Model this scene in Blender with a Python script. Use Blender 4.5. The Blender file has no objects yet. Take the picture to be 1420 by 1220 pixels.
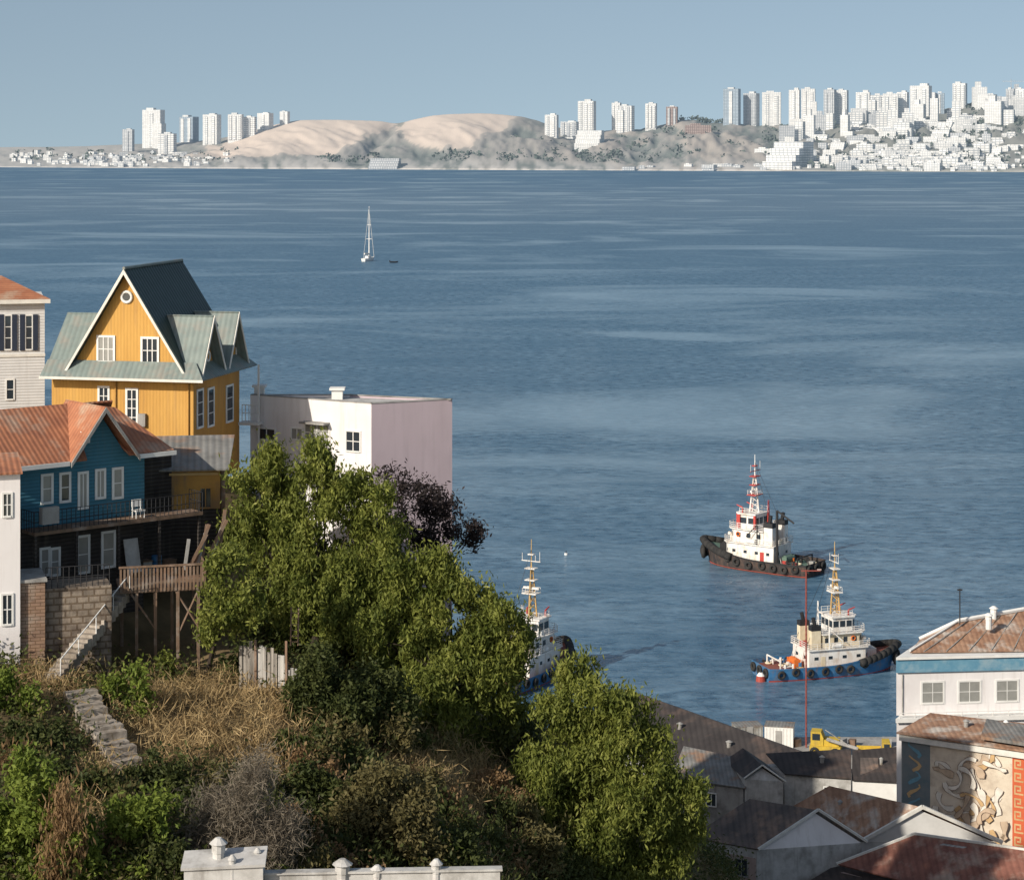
import bpy, bmesh, math, random
import numpy as np
from mathutils import Vector
random.seed(7); rng=np.random.default_rng(7)
SC=bpy.context.scene; C=SC.collection
R=math.radians
F=3000.;H=75.;YH=200.
CAM=Vector((0,0,H))
def P(px,py,Y): return Vector(((px-710)/F*Y,Y,H-(py-YH)/F*Y))
def Pz(px,py,z):
    Y=(H-z)*F/(py-YH); return Vector(((px-710)/F*Y,Y,z))
def S(px,py): return Pz(px,py,0)
# ------------------------------------------------------------------ materials
def newmat(name):
    m=bpy.data.materials.new(name); m.use_nodes=True; nt=m.node_tree
    return m,nt,nt.nodes['Principled BSDF']
def nd(nt,t,**k):
    n=nt.nodes.new(t)
    for a,b in k.items(): setattr(n,a,b)
    return n
def c4(c): return (c[0],c[1],c[2],1)
def smat(name,c1,c2=None,scale=1.,rough=.75,lo=.35,hi=.65,bump=0,bscale=12,stretch=None,wave=None,metal=0,spec=.3,c3=None,s3=.3,brick=None,streak=None):
    m,nt,b=newmat(name); L=nt.links
    b.inputs['Roughness'].default_value=rough; b.inputs['Metallic'].default_value=metal
    b.inputs['Specular IOR Level'].default_value=spec
    tc=nd(nt,'ShaderNodeTexCoord'); vec=tc.outputs['Object']; raw=vec
    if stretch:
        mp=nd(nt,'ShaderNodeMapping'); mp.inputs['Scale'].default_value=stretch; L.new(vec,mp.inputs[0]); vec=mp.outputs[0]
    col=None
    def noise(sc,v=vec,det=5):
        n=nd(nt,'ShaderNodeTexNoise'); n.inputs['Scale'].default_value=sc; n.inputs['Detail'].default_value=det
        n.inputs['Roughness'].default_value=.62; L.new(v,n.inputs['Vector']); return n.outputs[0]
    def mix(f,a,bb,mode='MIX'):
        x=nd(nt,'ShaderNodeMixRGB',blend_type=mode)
        for i,s in ((0,f),(1,a),(2,bb)):
            if hasattr(s,'links'): L.new(s,x.inputs[i])
            elif i==0: x.inputs[0].default_value=s
            else: x.inputs[i].default_value=c4(s)
        return x.outputs[0]
    def ramp(s,l,h,o=1):
        r=nd(nt,'ShaderNodeMapRange'); r.inputs[1].default_value=l; r.inputs[2].default_value=h; r.inputs[4].default_value=o; L.new(s,r.inputs[0]); return r.outputs[0]
    if c2 is None: c2=tuple(v*.82 for v in c1)
    col=mix(ramp(noise(scale),lo,hi),c1,c2)
    if c3 is not None: col=mix(ramp(noise(s3,raw),.5,.68),col,c3)
    if streak:
        mp=nd(nt,'ShaderNodeMapping'); mp.inputs['Scale'].default_value=(2.2,2.2,.22); L.new(raw,mp.inputs[0])
        col=mix(ramp(noise(1,mp.outputs[0],4),.52,.75,streak[1]),col,streak[0])
    hgt=None
    if brick:
        sx=nd(nt,'ShaderNodeSeparateXYZ'); L.new(raw,sx.inputs[0]); ad=nd(nt,'ShaderNodeMath',operation='ADD'); L.new(sx.outputs[0],ad.inputs[0]); L.new(sx.outputs[1],ad.inputs[1])
        cb=nd(nt,'ShaderNodeCombineXYZ'); L.new(ad.outputs[0],cb.inputs[0]); L.new(sx.outputs[2],cb.inputs[1])
        bt=nd(nt,'ShaderNodeTexBrick'); L.new(cb.outputs[0],bt.inputs['Vector']); bw,bh,ms,mc,off=brick
        bt.inputs['Scale'].default_value=1; bt.inputs['Brick Width'].default_value=bw; bt.inputs['Row Height'].default_value=bh; bt.inputs['Mortar Size'].default_value=ms
        bt.offset=off; bt.inputs['Color1'].default_value=(1,1,1,1); bt.inputs['Color2'].default_value=(.8,.8,.8,1); bt.inputs['Mortar'].default_value=c4(mc)
        col=mix(1,col,bt.outputs[0],'MULTIPLY')
    if wave:
        ax,per,dark,bs=wave
        w=nd(nt,'ShaderNodeTexWave',wave_type='BANDS',bands_direction=ax,wave_profile='SIN'); w.inputs['Scale'].default_value=.314/per
        w.inputs['Distortion'].default_value=.0; L.new(raw,w.inputs['Vector'])
        mr=nd(nt,'ShaderNodeMapRange'); mr.inputs[3].default_value=dark; mr.inputs[4].default_value=1; mr.inputs[1].default_value=0; mr.inputs[2].default_value=.6; L.new(w.outputs[1],mr.inputs[0])
        col=mix(1,col,mr.outputs[0],'MULTIPLY')
        bp=nd(nt,'ShaderNodeBump'); bp.inputs['Strength'].default_value=bs; bp.inputs['Distance'].default_value=.05; L.new(w.outputs[1],bp.inputs['Height']); hgt=bp
    if bump:
        bp=nd(nt,'ShaderNodeBump'); bp.inputs['Strength'].default_value=bump; bp.inputs['Distance'].default_value=.05; L.new(noise(bscale,raw),bp.inputs['Height'])
        if hgt: L.new(hgt.outputs[0],bp.inputs['Normal'])
        hgt=bp
    if hgt: L.new(hgt.outputs[0],b.inputs['Normal'])
    L.new(col,b.inputs['Base Color'])
    return m
def leafmat(name,a,b2,c=None,tr=.35):
    m,nt,b=newmat(name); L=nt.links
    b.inputs['Roughness'].default_value=.6; b.inputs['Specular IOR Level'].default_value=.2
    g=nd(nt,'ShaderNodeNewGeometry'); tc=nd(nt,'ShaderNodeTexCoord')
    n=nd(nt,'ShaderNodeTexNoise'); n.inputs['Scale'].default_value=.8; n.inputs['Detail'].default_value=3; L.new(tc.outputs['Object'],n.inputs['Vector'])
    ad=nd(nt,'ShaderNodeMath',operation='MULTIPLY_ADD'); L.new(g.outputs['Random Per Island'],ad.inputs[0]); ad.inputs[1].default_value=.4
    mr=nd(nt,'ShaderNodeMapRange'); mr.inputs[1].default_value=.33; mr.inputs[2].default_value=.67; mr.inputs[4].default_value=.6; L.new(n.outputs[0],mr.inputs[0]); L.new(mr.outputs[0],ad.inputs[2])
    r=nd(nt,'ShaderNodeValToRGB'); r.color_ramp.elements[0].color=c4(a); r.color_ramp.elements[1].color=c4(b2)
    if c: e=r.color_ramp.elements.new(.85); e.color=c4(b2); r.color_ramp.elements[-1].color=c4(c)
    L.new(ad.outputs[0],r.inputs[0]); L.new(r.outputs[0],b.inputs['Base Color'])
    t=nd(nt,'ShaderNodeBsdfTranslucent'); L.new(r.outputs[0],t.inputs[0])
    mx=nd(nt,'ShaderNodeMixShader'); mx.inputs[0].default_value=tr; L.new(b.outputs[0],mx.inputs[1]); L.new(t.outputs[0],mx.inputs[2])
    L.new(mx.outputs[0],nt.nodes['Material Output'].inputs[0]); return m
def flat(name,c,rough=.6,metal=0,spec=.4): return smat(name,c,tuple(v*.85 for v in c),scale=1.3,rough=rough,metal=metal,spec=spec)
M={}
GR=(.16,.13,.10)
M['yellow']=smat('yellow_boards',(.57,.325,.085),(.49,.265,.065),scale=.8,wave=('X',.22,.93,.2),stretch=(1,1,.3),streak=((.34,.20,.08),.55))
M['yellow_side']=smat('yellow_side_boards',(.56,.29,.065),(.48,.23,.05),scale=.8,wave=('Y',.22,.92,.2),stretch=(1,1,.3),streak=((.34,.18,.07),.55))
M['ochre']=smat('ochre_plaster',(.50,.28,.07),(.38,.20,.055),scale=.6,c3=(.28,.17,.08),s3=.5,streak=(GR,.7))
M['blue']=smat('teal_clapboard',(.055,.19,.27),(.045,.16,.225),scale=.7,wave=('Z',.2,.8,.5),streak=((.10,.17,.2),.5))
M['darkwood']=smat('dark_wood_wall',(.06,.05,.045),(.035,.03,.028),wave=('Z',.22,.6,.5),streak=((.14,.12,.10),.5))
M['wood']=smat('weathered_wood',(.24,.15,.10),(.13,.09,.06),scale=2,stretch=(1,1,.3),c3=(.28,.23,.19),s3=1.2)
M['greywood']=smat('grey_planks',(.36,.33,.29),(.22,.20,.175),scale=1.5,stretch=(2,2,.3),wave=('X',.22,.6,.4),streak=((.10,.085,.07),.7))
M['palewood']=smat('pale_planks',(.60,.58,.54),(.42,.40,.37),scale=1.5,stretch=(2,2,.3),wave=('X',.25,.7,.4),streak=((.18,.155,.13),.7))
M['white']=smat('white_paint',(.78,.77,.74),(.68,.67,.64),scale=.9)
M['trim']=smat('cream_trim',(.72,.70,.64),(.6,.58,.53),scale=1.5)
M['whitewall']=smat('white_plaster',(.80,.77,.76),(.73,.70,.69),scale=.5,stretch=(1,1,.25),c3=(.68,.64,.63),s3=.15,streak=((.5,.46,.43),.45))
M['mauve']=smat('mauve_plaster',(.50,.415,.455),(.455,.375,.41),scale=.4,stretch=(1,1,.2),c3=(.43,.355,.39),s3=.12,streak=((.36,.30,.33),.4))
M['greywall']=smat('grey_clapboard',(.66,.66,.65),(.58,.58,.575),wave=('Z',.2,.88,.4),streak=((.44,.43,.42),.4))
M['concrete']=smat('concrete',(.38,.37,.35),(.27,.26,.245),scale=.8,c3=(.18,.17,.16),s3=.4,bump=.3,streak=((.15,.14,.13),.6))
M['lightconcrete']=smat('pale_concrete',(.55,.54,.52),(.41,.40,.38),scale=1.2,c3=(.30,.29,.27),s3=.8,streak=((.22,.20,.18),.55))
M['roofdark']=smat('dark_green_roof',(.030,.056,.052),(.022,.042,.04),wave=('Y',.42,.78,.4),rough=.5)
M['roofgreenY']=smat('grey_green_roof_y',(.22,.265,.245),(.165,.205,.195),wave=('X',.36,.86,.3),rough=.5,c3=(.25,.24,.21),s3=.8)
M['roofgreenX']=smat('grey_green_roof_x',(.21,.255,.235),(.155,.195,.185),wave=('Y',.36,.86,.3),rough=.5,c3=(.25,.24,.21),s3=.8)
M['rust']=smat('rusty_roof',(.43,.18,.095),(.31,.12,.065),scale=.9,wave=('Y',.3,.82,.4),c3=(.44,.31,.22),s3=.55,rough=.7)
M['rustx']=smat('rusty_roof_x',(.43,.18,.095),(.29,.12,.07),scale=.9,wave=('X',.3,.82,.4),c3=(.38,.27,.20),s3=.55,rough=.7)
M['rustold']=smat('old_rusty_roof',(.40,.24,.155),(.25,.135,.085),scale=.9,wave=('X',.5,.82,.4),c3=(.52,.46,.40),s3=.5,rough=.75)
M['rustred']=smat('red_oxide_roof',(.29,.125,.09),(.18,.075,.055),scale=.8,wave=('X',.5,.82,.4),c3=(.38,.28,.22),s3=.45)
M['rooftar']=smat('dark_tar_roof',(.062,.053,.05),(.042,.036,.035),scale=.4,wave=('X',.6,.8,.3),c3=(.12,.085,.07),s3=.25)
M['roofbrown']=smat('brown_sheet_roof',(.17,.13,.11),(.09,.078,.072),scale=.7,wave=('X',.5,.82,.3),c3=(.32,.21,.15),s3=.4)
M['roofgrey']=smat('grey_sheet_roof',(.26,.255,.24),(.16,.155,.145),scale=.6,wave=('X',.4,.8,.4),c3=(.30,.18,.115),s3=.5)
M['glass']=flat('dark_glass',(.03,.04,.05),rough=.08,spec=.6)
M['glasscurt']=flat('curtained_glass',(.30,.30,.28),rough=.2,spec=.5)
M['shutter']=flat('navy_shutter',(.02,.03,.055))
M['iron']=flat('dark_iron',(.025,.025,.028))
M['brick']=smat('old_brick',(.36,.23,.15),(.25,.16,.115),scale=1.5,brick=(.5,.18,.02,(.45,.42,.38),.5),c3=(.36,.31,.26),s3=.5)
M['stone']=smat('rubble_stone',(.40,.355,.30),(.24,.205,.17),scale=2.2,bump=.8,bscale=3,c3=(.17,.14,.11),s3=.8)
M['roughstone']=smat('rough_stone_wall',(.34,.28,.22),(.20,.16,.125),scale=1.6,bump=1,bscale=3,brick=(.6,.35,.05,(.5,.45,.4),.5),c3=(.13,.10,.08),s3=.6,streak=((.10,.085,.07),.7))
M['bark']=smat('bark',(.055,.04,.03),(.03,.023,.018),scale=3,bump=.5)
M['tin']=smat('patched_tin',(.42,.42,.40),(.28,.27,.25),scale=1.2,wave=('X',.18,.75,.5),c3=(.2,.15,.1),s3=.7)
M['red']=flat('red_paint',(.45,.05,.04)); M['hullred']=flat('boot_red',(.36,.06,.04)); M['dullred']=flat('faded_red',(.33,.085,.065))
M['black']=flat('black_paint',(.02,.02,.022)); M['rubber']=smat('tyre_rubber',(.022,.022,.022),(.04,.038,.036),rough=.9)
M['hullblue']=smat('blue_hull',(.04,.17,.34),(.03,.12,.26),scale=.5,c3=(.10,.14,.20),s3=.7,streak=((.16,.10,.07),.75))
M['hullblack']=smat('black_hull',(.03,.028,.03),(.06,.046,.04),scale=.6,c3=(.10,.06,.045),s3=.5,streak=((.18,.11,.08),.6))
M['deckgreen']=flat('green_deck',(.12,.19,.15)); M['deckred']=flat('red_deck',(.24,.08,.055))
M['shipwhite']=smat('ship_white',(.78,.77,.74),(.70,.68,.64),scale=.6,stretch=(1,1,.3),c3=(.60,.53,.45),s3=.7,streak=((.38,.24,.15),.5))
M['cream']=smat('cream_paint',(.70,.62,.46),(.62,.52,.36),scale=.8,streak=((.36,.22,.12),.5)); M['shipyellow']=flat('ship_tan',(.56,.37,.15)); M['orange']=flat('orange_paint',(.65,.16,.03))
M['machyellow']=smat('machine_yellow',(.60,.42,.05),(.48,.33,.05),scale=1.2,streak=((.2,.14,.08),.6)); M['blueband']=smat('blue_fascia',(.10,.25,.36),(.15,.31,.41),scale=1.2,c3=(.25,.36,.42),s3=.6)
M['pink']=smat('pinkish_wall',(.46,.35,.32),(.36,.28,.25),scale=.5,streak=(GR,.6))
M['leaf']=leafmat('pepper_leaf',(.055,.082,.014),(.25,.272,.06),(.42,.41,.13))
M['leafb']=leafmat('bright_leaf',(.08,.125,.02),(.22,.27,.05),(.32,.35,.09))
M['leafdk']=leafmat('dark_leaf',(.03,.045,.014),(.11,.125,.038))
M['leafpu']=leafmat('purple_leaf',(.022,.019,.02),(.066,.05,.047))
M['leafol']=leafmat('olive_leaf',(.08,.075,.028),(.22,.185,.08))
M['leafdry']=leafmat('dry_leaf',(.19,.115,.055),(.36,.24,.125))
M['leafgrey']=leafmat('grey_twig',(.15,.125,.095),(.29,.25,.19))
M['straw']=leafmat('straw',(.28,.19,.09),(.58,.44,.23))
# ------------------------------------------------------------------ mesh builder
class MB:
    def __init__(s): s.v=[];s.f=[]
    def add(s,vs,fs):
        n=len(s.v); s.v+=[tuple(v) for v in vs]; s.f+=[tuple(i+n for i in f) for f in fs]; return s
    def box(s,x0,x1,y0,y1,z0,z1):
        return s.add([(x0,y0,z0),(x1,y0,z0),(x1,y1,z0),(x0,y1,z0),(x0,y0,z1),(x1,y0,z1),(x1,y1,z1),(x0,y1,z1)],[(0,3,2,1),(4,5,6,7),(0,1,5,4),(1,2,6,5),(2,3,7,6),(3,0,4,7)])
    def ubox(s,o,u,n,x0,x1,z0,z1,d0,d1):
        o=Vector(o);u=Vector(u);n=Vector(n);Z=Vector((0,0,1)); vs=[]
        for z in (z0,z1):
            for x,d in ((x0,d0),(x1,d0),(x1,d1),(x0,d1)): vs.append(o+u*x+n*d+Z*z)
        return s.add(vs,[(0,3,2,1),(4,5,6,7),(0,1,5,4),(1,2,6,5),(2,3,7,6),(3,0,4,7)])
    def ext(s,poly,vec):
        vec=Vector(vec); n=len(poly); a=[Vector(p) for p in poly]
        return s.add(a+[p+vec for p in a],[tuple(range(n)),tuple(range(2*n-1,n-1,-1))]+[(i,(i+1)%n,n+(i+1)%n,n+i) for i in range(n)])
    def prism(s,poly,z0,z1): return s.ext([(p[0],p[1],z0) for p in poly],(0,0,z1-z0))
    def slab(s,pts,t=.12):
        a=[Vector(p) for p in pts]; n=(a[1]-a[0]).cross(a[2]-a[0]).normalized()
        if n.z<0: n=-n
        return s.ext(a,-n*t)
    def cyl(s,p0,p1,r0,r1=None,n=8):
        r1=r0 if r1 is None else r1; p0=Vector(p0);p1=Vector(p1); d=(p1-p0).normalized()
        a=d.orthogonal().normalized(); b=d.cross(a); vs=[]
        for p,r in ((p0,r0),(p1,r1)):
            for i in range(n):
                t=2*math.pi*i/n; vs.append(p+(a*math.cos(t)+b*math.sin(t))*r)
        return s.add(vs,[tuple(range(n-1,-1,-1)),tuple(range(n,2*n))]+[(i,(i+1)%n,n+(i+1)%n,n+i) for i in range(n)])
    def tube(s,pts,r,n=6,r1=None):
        k=len(pts)-1
        for i in range(k):
            ra=r if r1 is None else r+(r1-r)*i/k; rb=r if r1 is None else r+(r1-r)*(i+1)/k
            s.cyl(pts[i],pts[i+1],ra,rb,n)
        return s
    def torus(s,c,ax,R0,r,n=14,m=6):
        c=Vector(c);ax=Vector(ax).normalized();a=ax.orthogonal().normalized();b=ax.cross(a);vs=[];fs=[]
        for i in range(n):
            t=2*math.pi*i/n; d=a*math.cos(t)+b*math.sin(t)
            for j in range(m):
                q=2*math.pi*j/m; vs.append(c+d*(R0+r*math.cos(q))+ax*r*math.sin(q))
        for i in range(n):
            for j in range(m): fs.append((i*m+j,((i+1)%n)*m+j,((i+1)%n)*m+(j+1)%m,i*m+(j+1)%m))
        return s.add(vs,fs)
    def rail(s,p0,p1,h,step=1.2,bars=2,r=.025):
        p0=Vector(p0);p1=Vector(p1);L=(p1-p0).length;n=max(1,round(L/step)); Z=Vector((0,0,1))
        for i in range(n+1):
            p=p0.lerp(p1,i/n); s.cyl(p,p+Z*h,r,n=5)
        for k in range(bars):
            z=Z*h*(1-k/bars); s.cyl(p0+z,p1+z,r,n=5)
        return s
    def build(s,name,mat,parent=None,smooth=False,world=False):
        me=bpy.data.meshes.new(name); off=Vector(parent.location) if (world and parent) else Vector((0,0,0))
        me.from_pydata([(v[0]-off[0],v[1]-off[1],v[2]-off[2]) for v in s.v],[],s.f)
        bm=bmesh.new(); bm.from_mesh(me); bmesh.ops.recalc_face_normals(bm,faces=bm.faces); bm.to_mesh(me); bm.free()
        if smooth: me.polygons.foreach_set('use_smooth',[True]*len(me.polygons))
        o=bpy.data.objects.new(name,me); C.objects.link(o)
        if mat: me.materials.append(mat)
        if parent: o.parent=parent
        return o
def tag(o,label=None,cat=None,group=None,kind=None):
    for k,v in (('label',label),('category',cat),('group',group),('kind',kind)):
        if v: o[k]=v
    return o
def thing(name,label,cat,loc=(0,0,0),rz=0,group=None):
    o=bpy.data.objects.new(name,None); C.objects.link(o); o.location=loc; o.rotation_euler=(0,0,rz); o.empty_display_size=.5
    return tag(o,label,cat,group)
def fastmesh(name,V,nper,mat,parent=None,off=None):
    V=np.asarray(V,dtype=np.float32).reshape(-1,3)
    if off is not None: V=V-np.array(off,dtype=np.float32)
    nv=len(V); nf=nv//nper; me=bpy.data.meshes.new(name)
    me.vertices.add(nv); me.vertices.foreach_set('co',V.ravel())
    me.loops.add(nv); me.loops.foreach_set('vertex_index',np.arange(nv,dtype=np.int32))
    me.polygons.add(nf); me.polygons.foreach_set('loop_start',np.arange(0,nv,nper,dtype=np.int32))
    me.update(calc_edges=True); me.validate()
    me.materials.append(mat); o=bpy.data.objects.new(name,me); C.objects.link(o)
    if parent: o.parent=parent
    return o
class Fr:
    def __init__(s,o,deg):
        s.o=Vector(o); a=R(deg); s.a=a; s.x=Vector((math.cos(a),math.sin(a),0)); s.y=Vector((-math.sin(a),math.cos(a),0))
    def _hit(s,px,py,ax,k):
        d=Vector(((px-710)/F,1,-(py-YH)/F)); t=(s.o.dot(ax)+k-CAM.dot(ax))/d.dot(ax); return CAM+d*t-s.o
    def front(s,px,py,y=0): q=s._hit(px,py,s.y,y); return q.dot(s.x),q.z
    def side(s,px,py,x=0): q=s._hit(px,py,s.x,x); return q.dot(s.y),q.z
    def w(s,x,y,z): return s.o+s.x*x+s.y*y+Vector((0,0,z))
def window(parent,o,u,n,w,h,fm=None,gm=None,bars=(1,2),ft=.1,name='window',proud=.06):
    fm=fm or M['white']; gm=gm or M['glass']; f=MB()
    f.ubox(o,u,n,-ft,0,-ft,h+ft,-.02,proud); f.ubox(o,u,n,w,w+ft,-ft,h+ft,-.02,proud)
    f.ubox(o,u,n,0,w,-ft,0,-.02,proud+.03); f.ubox(o,u,n,0,w,h,h+ft,-.02,proud)
    for i in range(bars[0]): x=w*(i+1)/(bars[0]+1); f.ubox(o,u,n,x-.03,x+.03,0,h,.0,proud-.02)
    for i in range(bars[1]): z=h*(i+1)/(bars[1]+1); f.ubox(o,u,n,0,w,z-.025,z+.025,.0,proud-.025)
    fo=f.build(name,fm,parent)
    MB().ubox(o,u,n,0,w,0,h,-.03,.015).build('pane',gm,fo)
    return fo
def fwin(parent,fr,px,py,w,h,y=0,**k):
    x0,z0=fr.front(px-w/2,py+h/2,y); x1,_=fr.front(px+w/2,py+h/2,y); _,z1=fr.front(px,py-h/2,y)
    return window(parent,(x0,y,z0),(1,0,0),(0,-1,0),x1-x0,z1-z0,**k)
def swin(parent,fr,px,py,w,h,x=0,**k):
    y0,z0=fr.side(px-w/2,py+h/2,x); y1,_=fr.side(px+w/2,py+h/2,x); _,z1=fr.side(px,py-h/2,x)
    return window(parent,(x,y0,z0),(0,1,0),(1,0,0),y1-y0,z1-z0,**k)
def ventcap(mb,p,h,r):
    p=Vector(p); Z=Vector((0,0,1)); mb.cyl(p,p+Z*h*.6,r,n=10); mb.cyl(p+Z*h*.6,p+Z*h*.85,r*1.15,n=10); mb.cyl(p+Z*h*.85,p+Z*h,r*1.6,r*.5,n=10)
# ------------------------------------------------------------------ camera, sun, sky
cd=bpy.data.cameras.new('camera'); cam=bpy.data.objects.new('camera',cd); C.objects.link(cam); cam.location=CAM; cam.rotation_euler=(R(90),0,0)
cd.sensor_width=36; cd.lens=36*F/1420; cd.shift_y=-(610-YH)/1420; cd.clip_start=1; cd.clip_end=120000; SC.camera=cam
sd=Vector((-.62,-.64,.49)).normalized(); el=math.asin(sd.z); rot=math.atan2(sd.x,sd.y)%(2*math.pi)
ld=bpy.data.lights.new('sun','SUN'); ld.energy=4.9; ld.angle=R(.5); ld.color=(1,.92,.80); lo=bpy.data.objects.new('sun',ld); C.objects.link(lo); lo.rotation_euler=sd.to_track_quat('Z','Y').to_euler()
w=bpy.data.worlds.new('World'); SC.world=w; w.use_nodes=True; nt=w.node_tree; bg=nt.nodes['Background']
tc=nd(nt,'ShaderNodeTexCoord'); va=nd(nt,'ShaderNodeVectorMath',operation='ADD'); va.inputs[1].default_value=(0,0,.21); vn=nd(nt,'ShaderNodeVectorMath',operation='NORMALIZE')
sk=nd(nt,'ShaderNodeTexSky',sky_type='NISHITA'); sk.sun_disc=False; sk.sun_elevation=el; sk.sun_rotation=rot; sk.air_density=1.; sk.dust_density=1.2; sk.ozone_density=1.5
nt.links.new(tc.outputs['Generated'],va.inputs[0]); nt.links.new(va.outputs[0],vn.inputs[0]); nt.links.new(vn.outputs[0],sk.inputs[0])
mx=nd(nt,'ShaderNodeMixRGB',blend_type='MULTIPLY'); mx.inputs[0].default_value=1; mx.inputs[2].default_value=(1.20,1.05,.87,1); nt.links.new(sk.outputs[0],mx.inputs[1]); nt.links.new(mx.outputs[0],bg.inputs[0]); bg.inputs[1].default_value=.134
SC.view_settings.view_transform='Standard'; SC.view_settings.look='None'; SC.view_settings.exposure=0
# ------------------------------------------------------------------ sea
def watermat():
    m,nt,b=newmat('sea_water'); L=nt.links
    tc=nd(nt,'ShaderNodeTexCoord')
    def noise(sx,sy,det,sc=1,rough=.55,dist=0):
        mp=nd(nt,'ShaderNodeMapping'); mp.inputs['Scale'].default_value=(sx,sy,1); L.new(tc.outputs['Object'],mp.inputs[0])
        n=nd(nt,'ShaderNodeTexNoise'); n.inputs['Scale'].default_value=sc; n.inputs['Detail'].default_value=det; n.inputs['Roughness'].default_value=rough; n.inputs['Distortion'].default_value=dist; L.new(mp.outputs[0],n.inputs['Vector']); return n.outputs[0]
    def rng_(s,a,b_,c=0,d=1,sm=False):
        r=nd(nt,'ShaderNodeMapRange')
        if sm: r.interpolation_type='SMOOTHSTEP'
        r.inputs[1].default_value=a; r.inputs[2].default_value=b_; r.inputs[3].default_value=c; r.inputs[4].default_value=d; L.new(s,r.inputs[0]); return r.outputs[0]
    def mth(op,a,bb):
        n=nd(nt,'ShaderNodeMath',operation=op)
        for i,s in ((0,a),(1,bb)):
            if hasattr(s,'links'): L.new(s,n.inputs[i])
            else: n.inputs[i].default_value=s
        return n.outputs[0]
    sx=nd(nt,'ShaderNodeSeparateXYZ'); L.new(tc.outputs['Object'],sx.inputs[0])
    band=mth('MULTIPLY',rng_(sx.outputs[1],380,520,0,1,True),rng_(sx.outputs[1],560,760,1,0,True))
    calm=noise(.0042,.0075,8,1,.66,.7); wind=noise(.022,.042,6,1,.62); rip=noise(.25,.40,4,1,.7); rip2=noise(1.0,1.3,2)
    ex=mth('MULTIPLY',mth('SUBTRACT',sx.outputs[0],64.),1/38.); ey=mth('MULTIPLY',mth('SUBTRACT',mth('ADD',sx.outputs[1],mth('MULTIPLY',sx.outputs[0],.35)),868.),1/22.)
    rr=mth('ADD',mth('MULTIPLY',ex,ex),mth('MULTIPLY',ey,ey)); slick=rng_(mth('ADD',rr,mth('MULTIPLY',noise(.05,.06,5),2.4)),1.3,2.4,1,0,True)
    cm0=rng_(mth('ADD',calm,mth('MULTIPLY',band,.075)),.51,.66); cm=mth('MAXIMUM',cm0,mth('MULTIPLY',slick,.9))
    h=nd(nt,'ShaderNodeMath',operation='MULTIPLY_ADD'); L.new(rip2,h.inputs[0]); h.inputs[1].default_value=.35; L.new(rip,h.inputs[2])
    bp=nd(nt,'ShaderNodeBump'); bp.inputs['Distance'].default_value=1.25; L.new(h.outputs[0],bp.inputs['Height']); L.new(rng_(cm,0,1,.9,.35),bp.inputs['Strength'])
    col=nd(nt,'ShaderNodeMixRGB'); L.new(rng_(rip,.37,.64),col.inputs[0]); col.inputs[1].default_value=(.024,.078,.138,1); col.inputs[2].default_value=(.135,.24,.335,1)
    col2=nd(nt,'ShaderNodeMixRGB'); L.new(rng_(wind,.42,.66,0,.65),col2.inputs[0]); L.new(col.outputs[0],col2.inputs[1]); col2.inputs[2].default_value=(.036,.105,.178,1)
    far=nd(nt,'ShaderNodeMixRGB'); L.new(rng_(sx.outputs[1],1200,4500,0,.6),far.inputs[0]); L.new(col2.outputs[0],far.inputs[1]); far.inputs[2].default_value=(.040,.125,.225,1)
    col3=nd(nt,'ShaderNodeMixRGB'); L.new(rng_(cm,0,1,0,.6),col3.inputs[0]); L.new(far.outputs[0],col3.inputs[1]); col3.inputs[2].default_value=(.235,.355,.435,1)
    d=nd(nt,'ShaderNodeBsdfDiffuse'); L.new(col3.outputs[0],d.inputs[0])
    # unresolved far waves scatter the reflection: roughness grows out in the bay
    g=nd(nt,'ShaderNodeBsdfGlossy'); L.new(rng_(sx.outputs[1],500,2600,.10,.55),g.inputs['Roughness']); g.inputs[0].default_value=(.92,.97,1,1); L.new(bp.outputs[0],g.inputs['Normal'])
    mx=nd(nt,'ShaderNodeMixShader'); L.new(mth('MULTIPLY',rng_(cm,0,1,.25,.40),rng_(sx.outputs[1],1500,5000,1,.6)),mx.inputs[0]); L.new(d.outputs[0],mx.inputs[1]); L.new(g.outputs[0],mx.inputs[2])
    L.new(mx.outputs[0],nt.nodes['Material Output'].inputs[0]); return m
sea=MB().add([(-45000,90,0),(45000,90,0),(45000,45000,0),(-45000,45000,0)],[(0,1,2,3)]).build('sea',watermat()); tag(sea,'rippled blue bay stretching to the far coast','sea',kind='structure')
# ------------------------------------------------------------------ far coast
def interp(x,pts): return np.interp(x,[p[0] for p in pts],[p[1] for p in pts])
SH=[(-200,231),(0,232),(300,234),(700,236),(1420,239),(1700,239)]
RGP=[(-200,203.5),(0,204.5),(60,204),(120,203),(160,201),(200,199),(260,198),(310,192),(345,182),(375,174),(405,168),(425,166.6),(450,166.4),(475,168.0),(500,167.6),(530,168.2),(550,170.5),(575,166),(600,161),(625,158.6),(650,156.6),(675,156.6),(695,158),(720,161.5),(745,167),(790,182),(850,182),(900,177),(950,166),(1000,170),(1080,175),(1150,168),(1250,160),(1330,149),(1420,140),(1700,138)]
def RGf(u):
    u=np.asarray(u,float); a=sum(interp(u+d,RGP) for d in (-12,-6,0,6,12))/5
    k=np.clip((u-760)/60,0,1); return a+k*(.8*np.sin(u*.11)+.5*np.sin(u*.27+1)+.3*np.sin(u*.61))
def coast(u,v):
    sh=interp(u,SH); rg=RGf(u); Y0=F*H/(sh-YH); Y=Y0+1500*v
    py=sh+(rg-sh)*v**.85; return (u-710)/F*Y,Y,H-(py-YH)*Y/F,py
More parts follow.
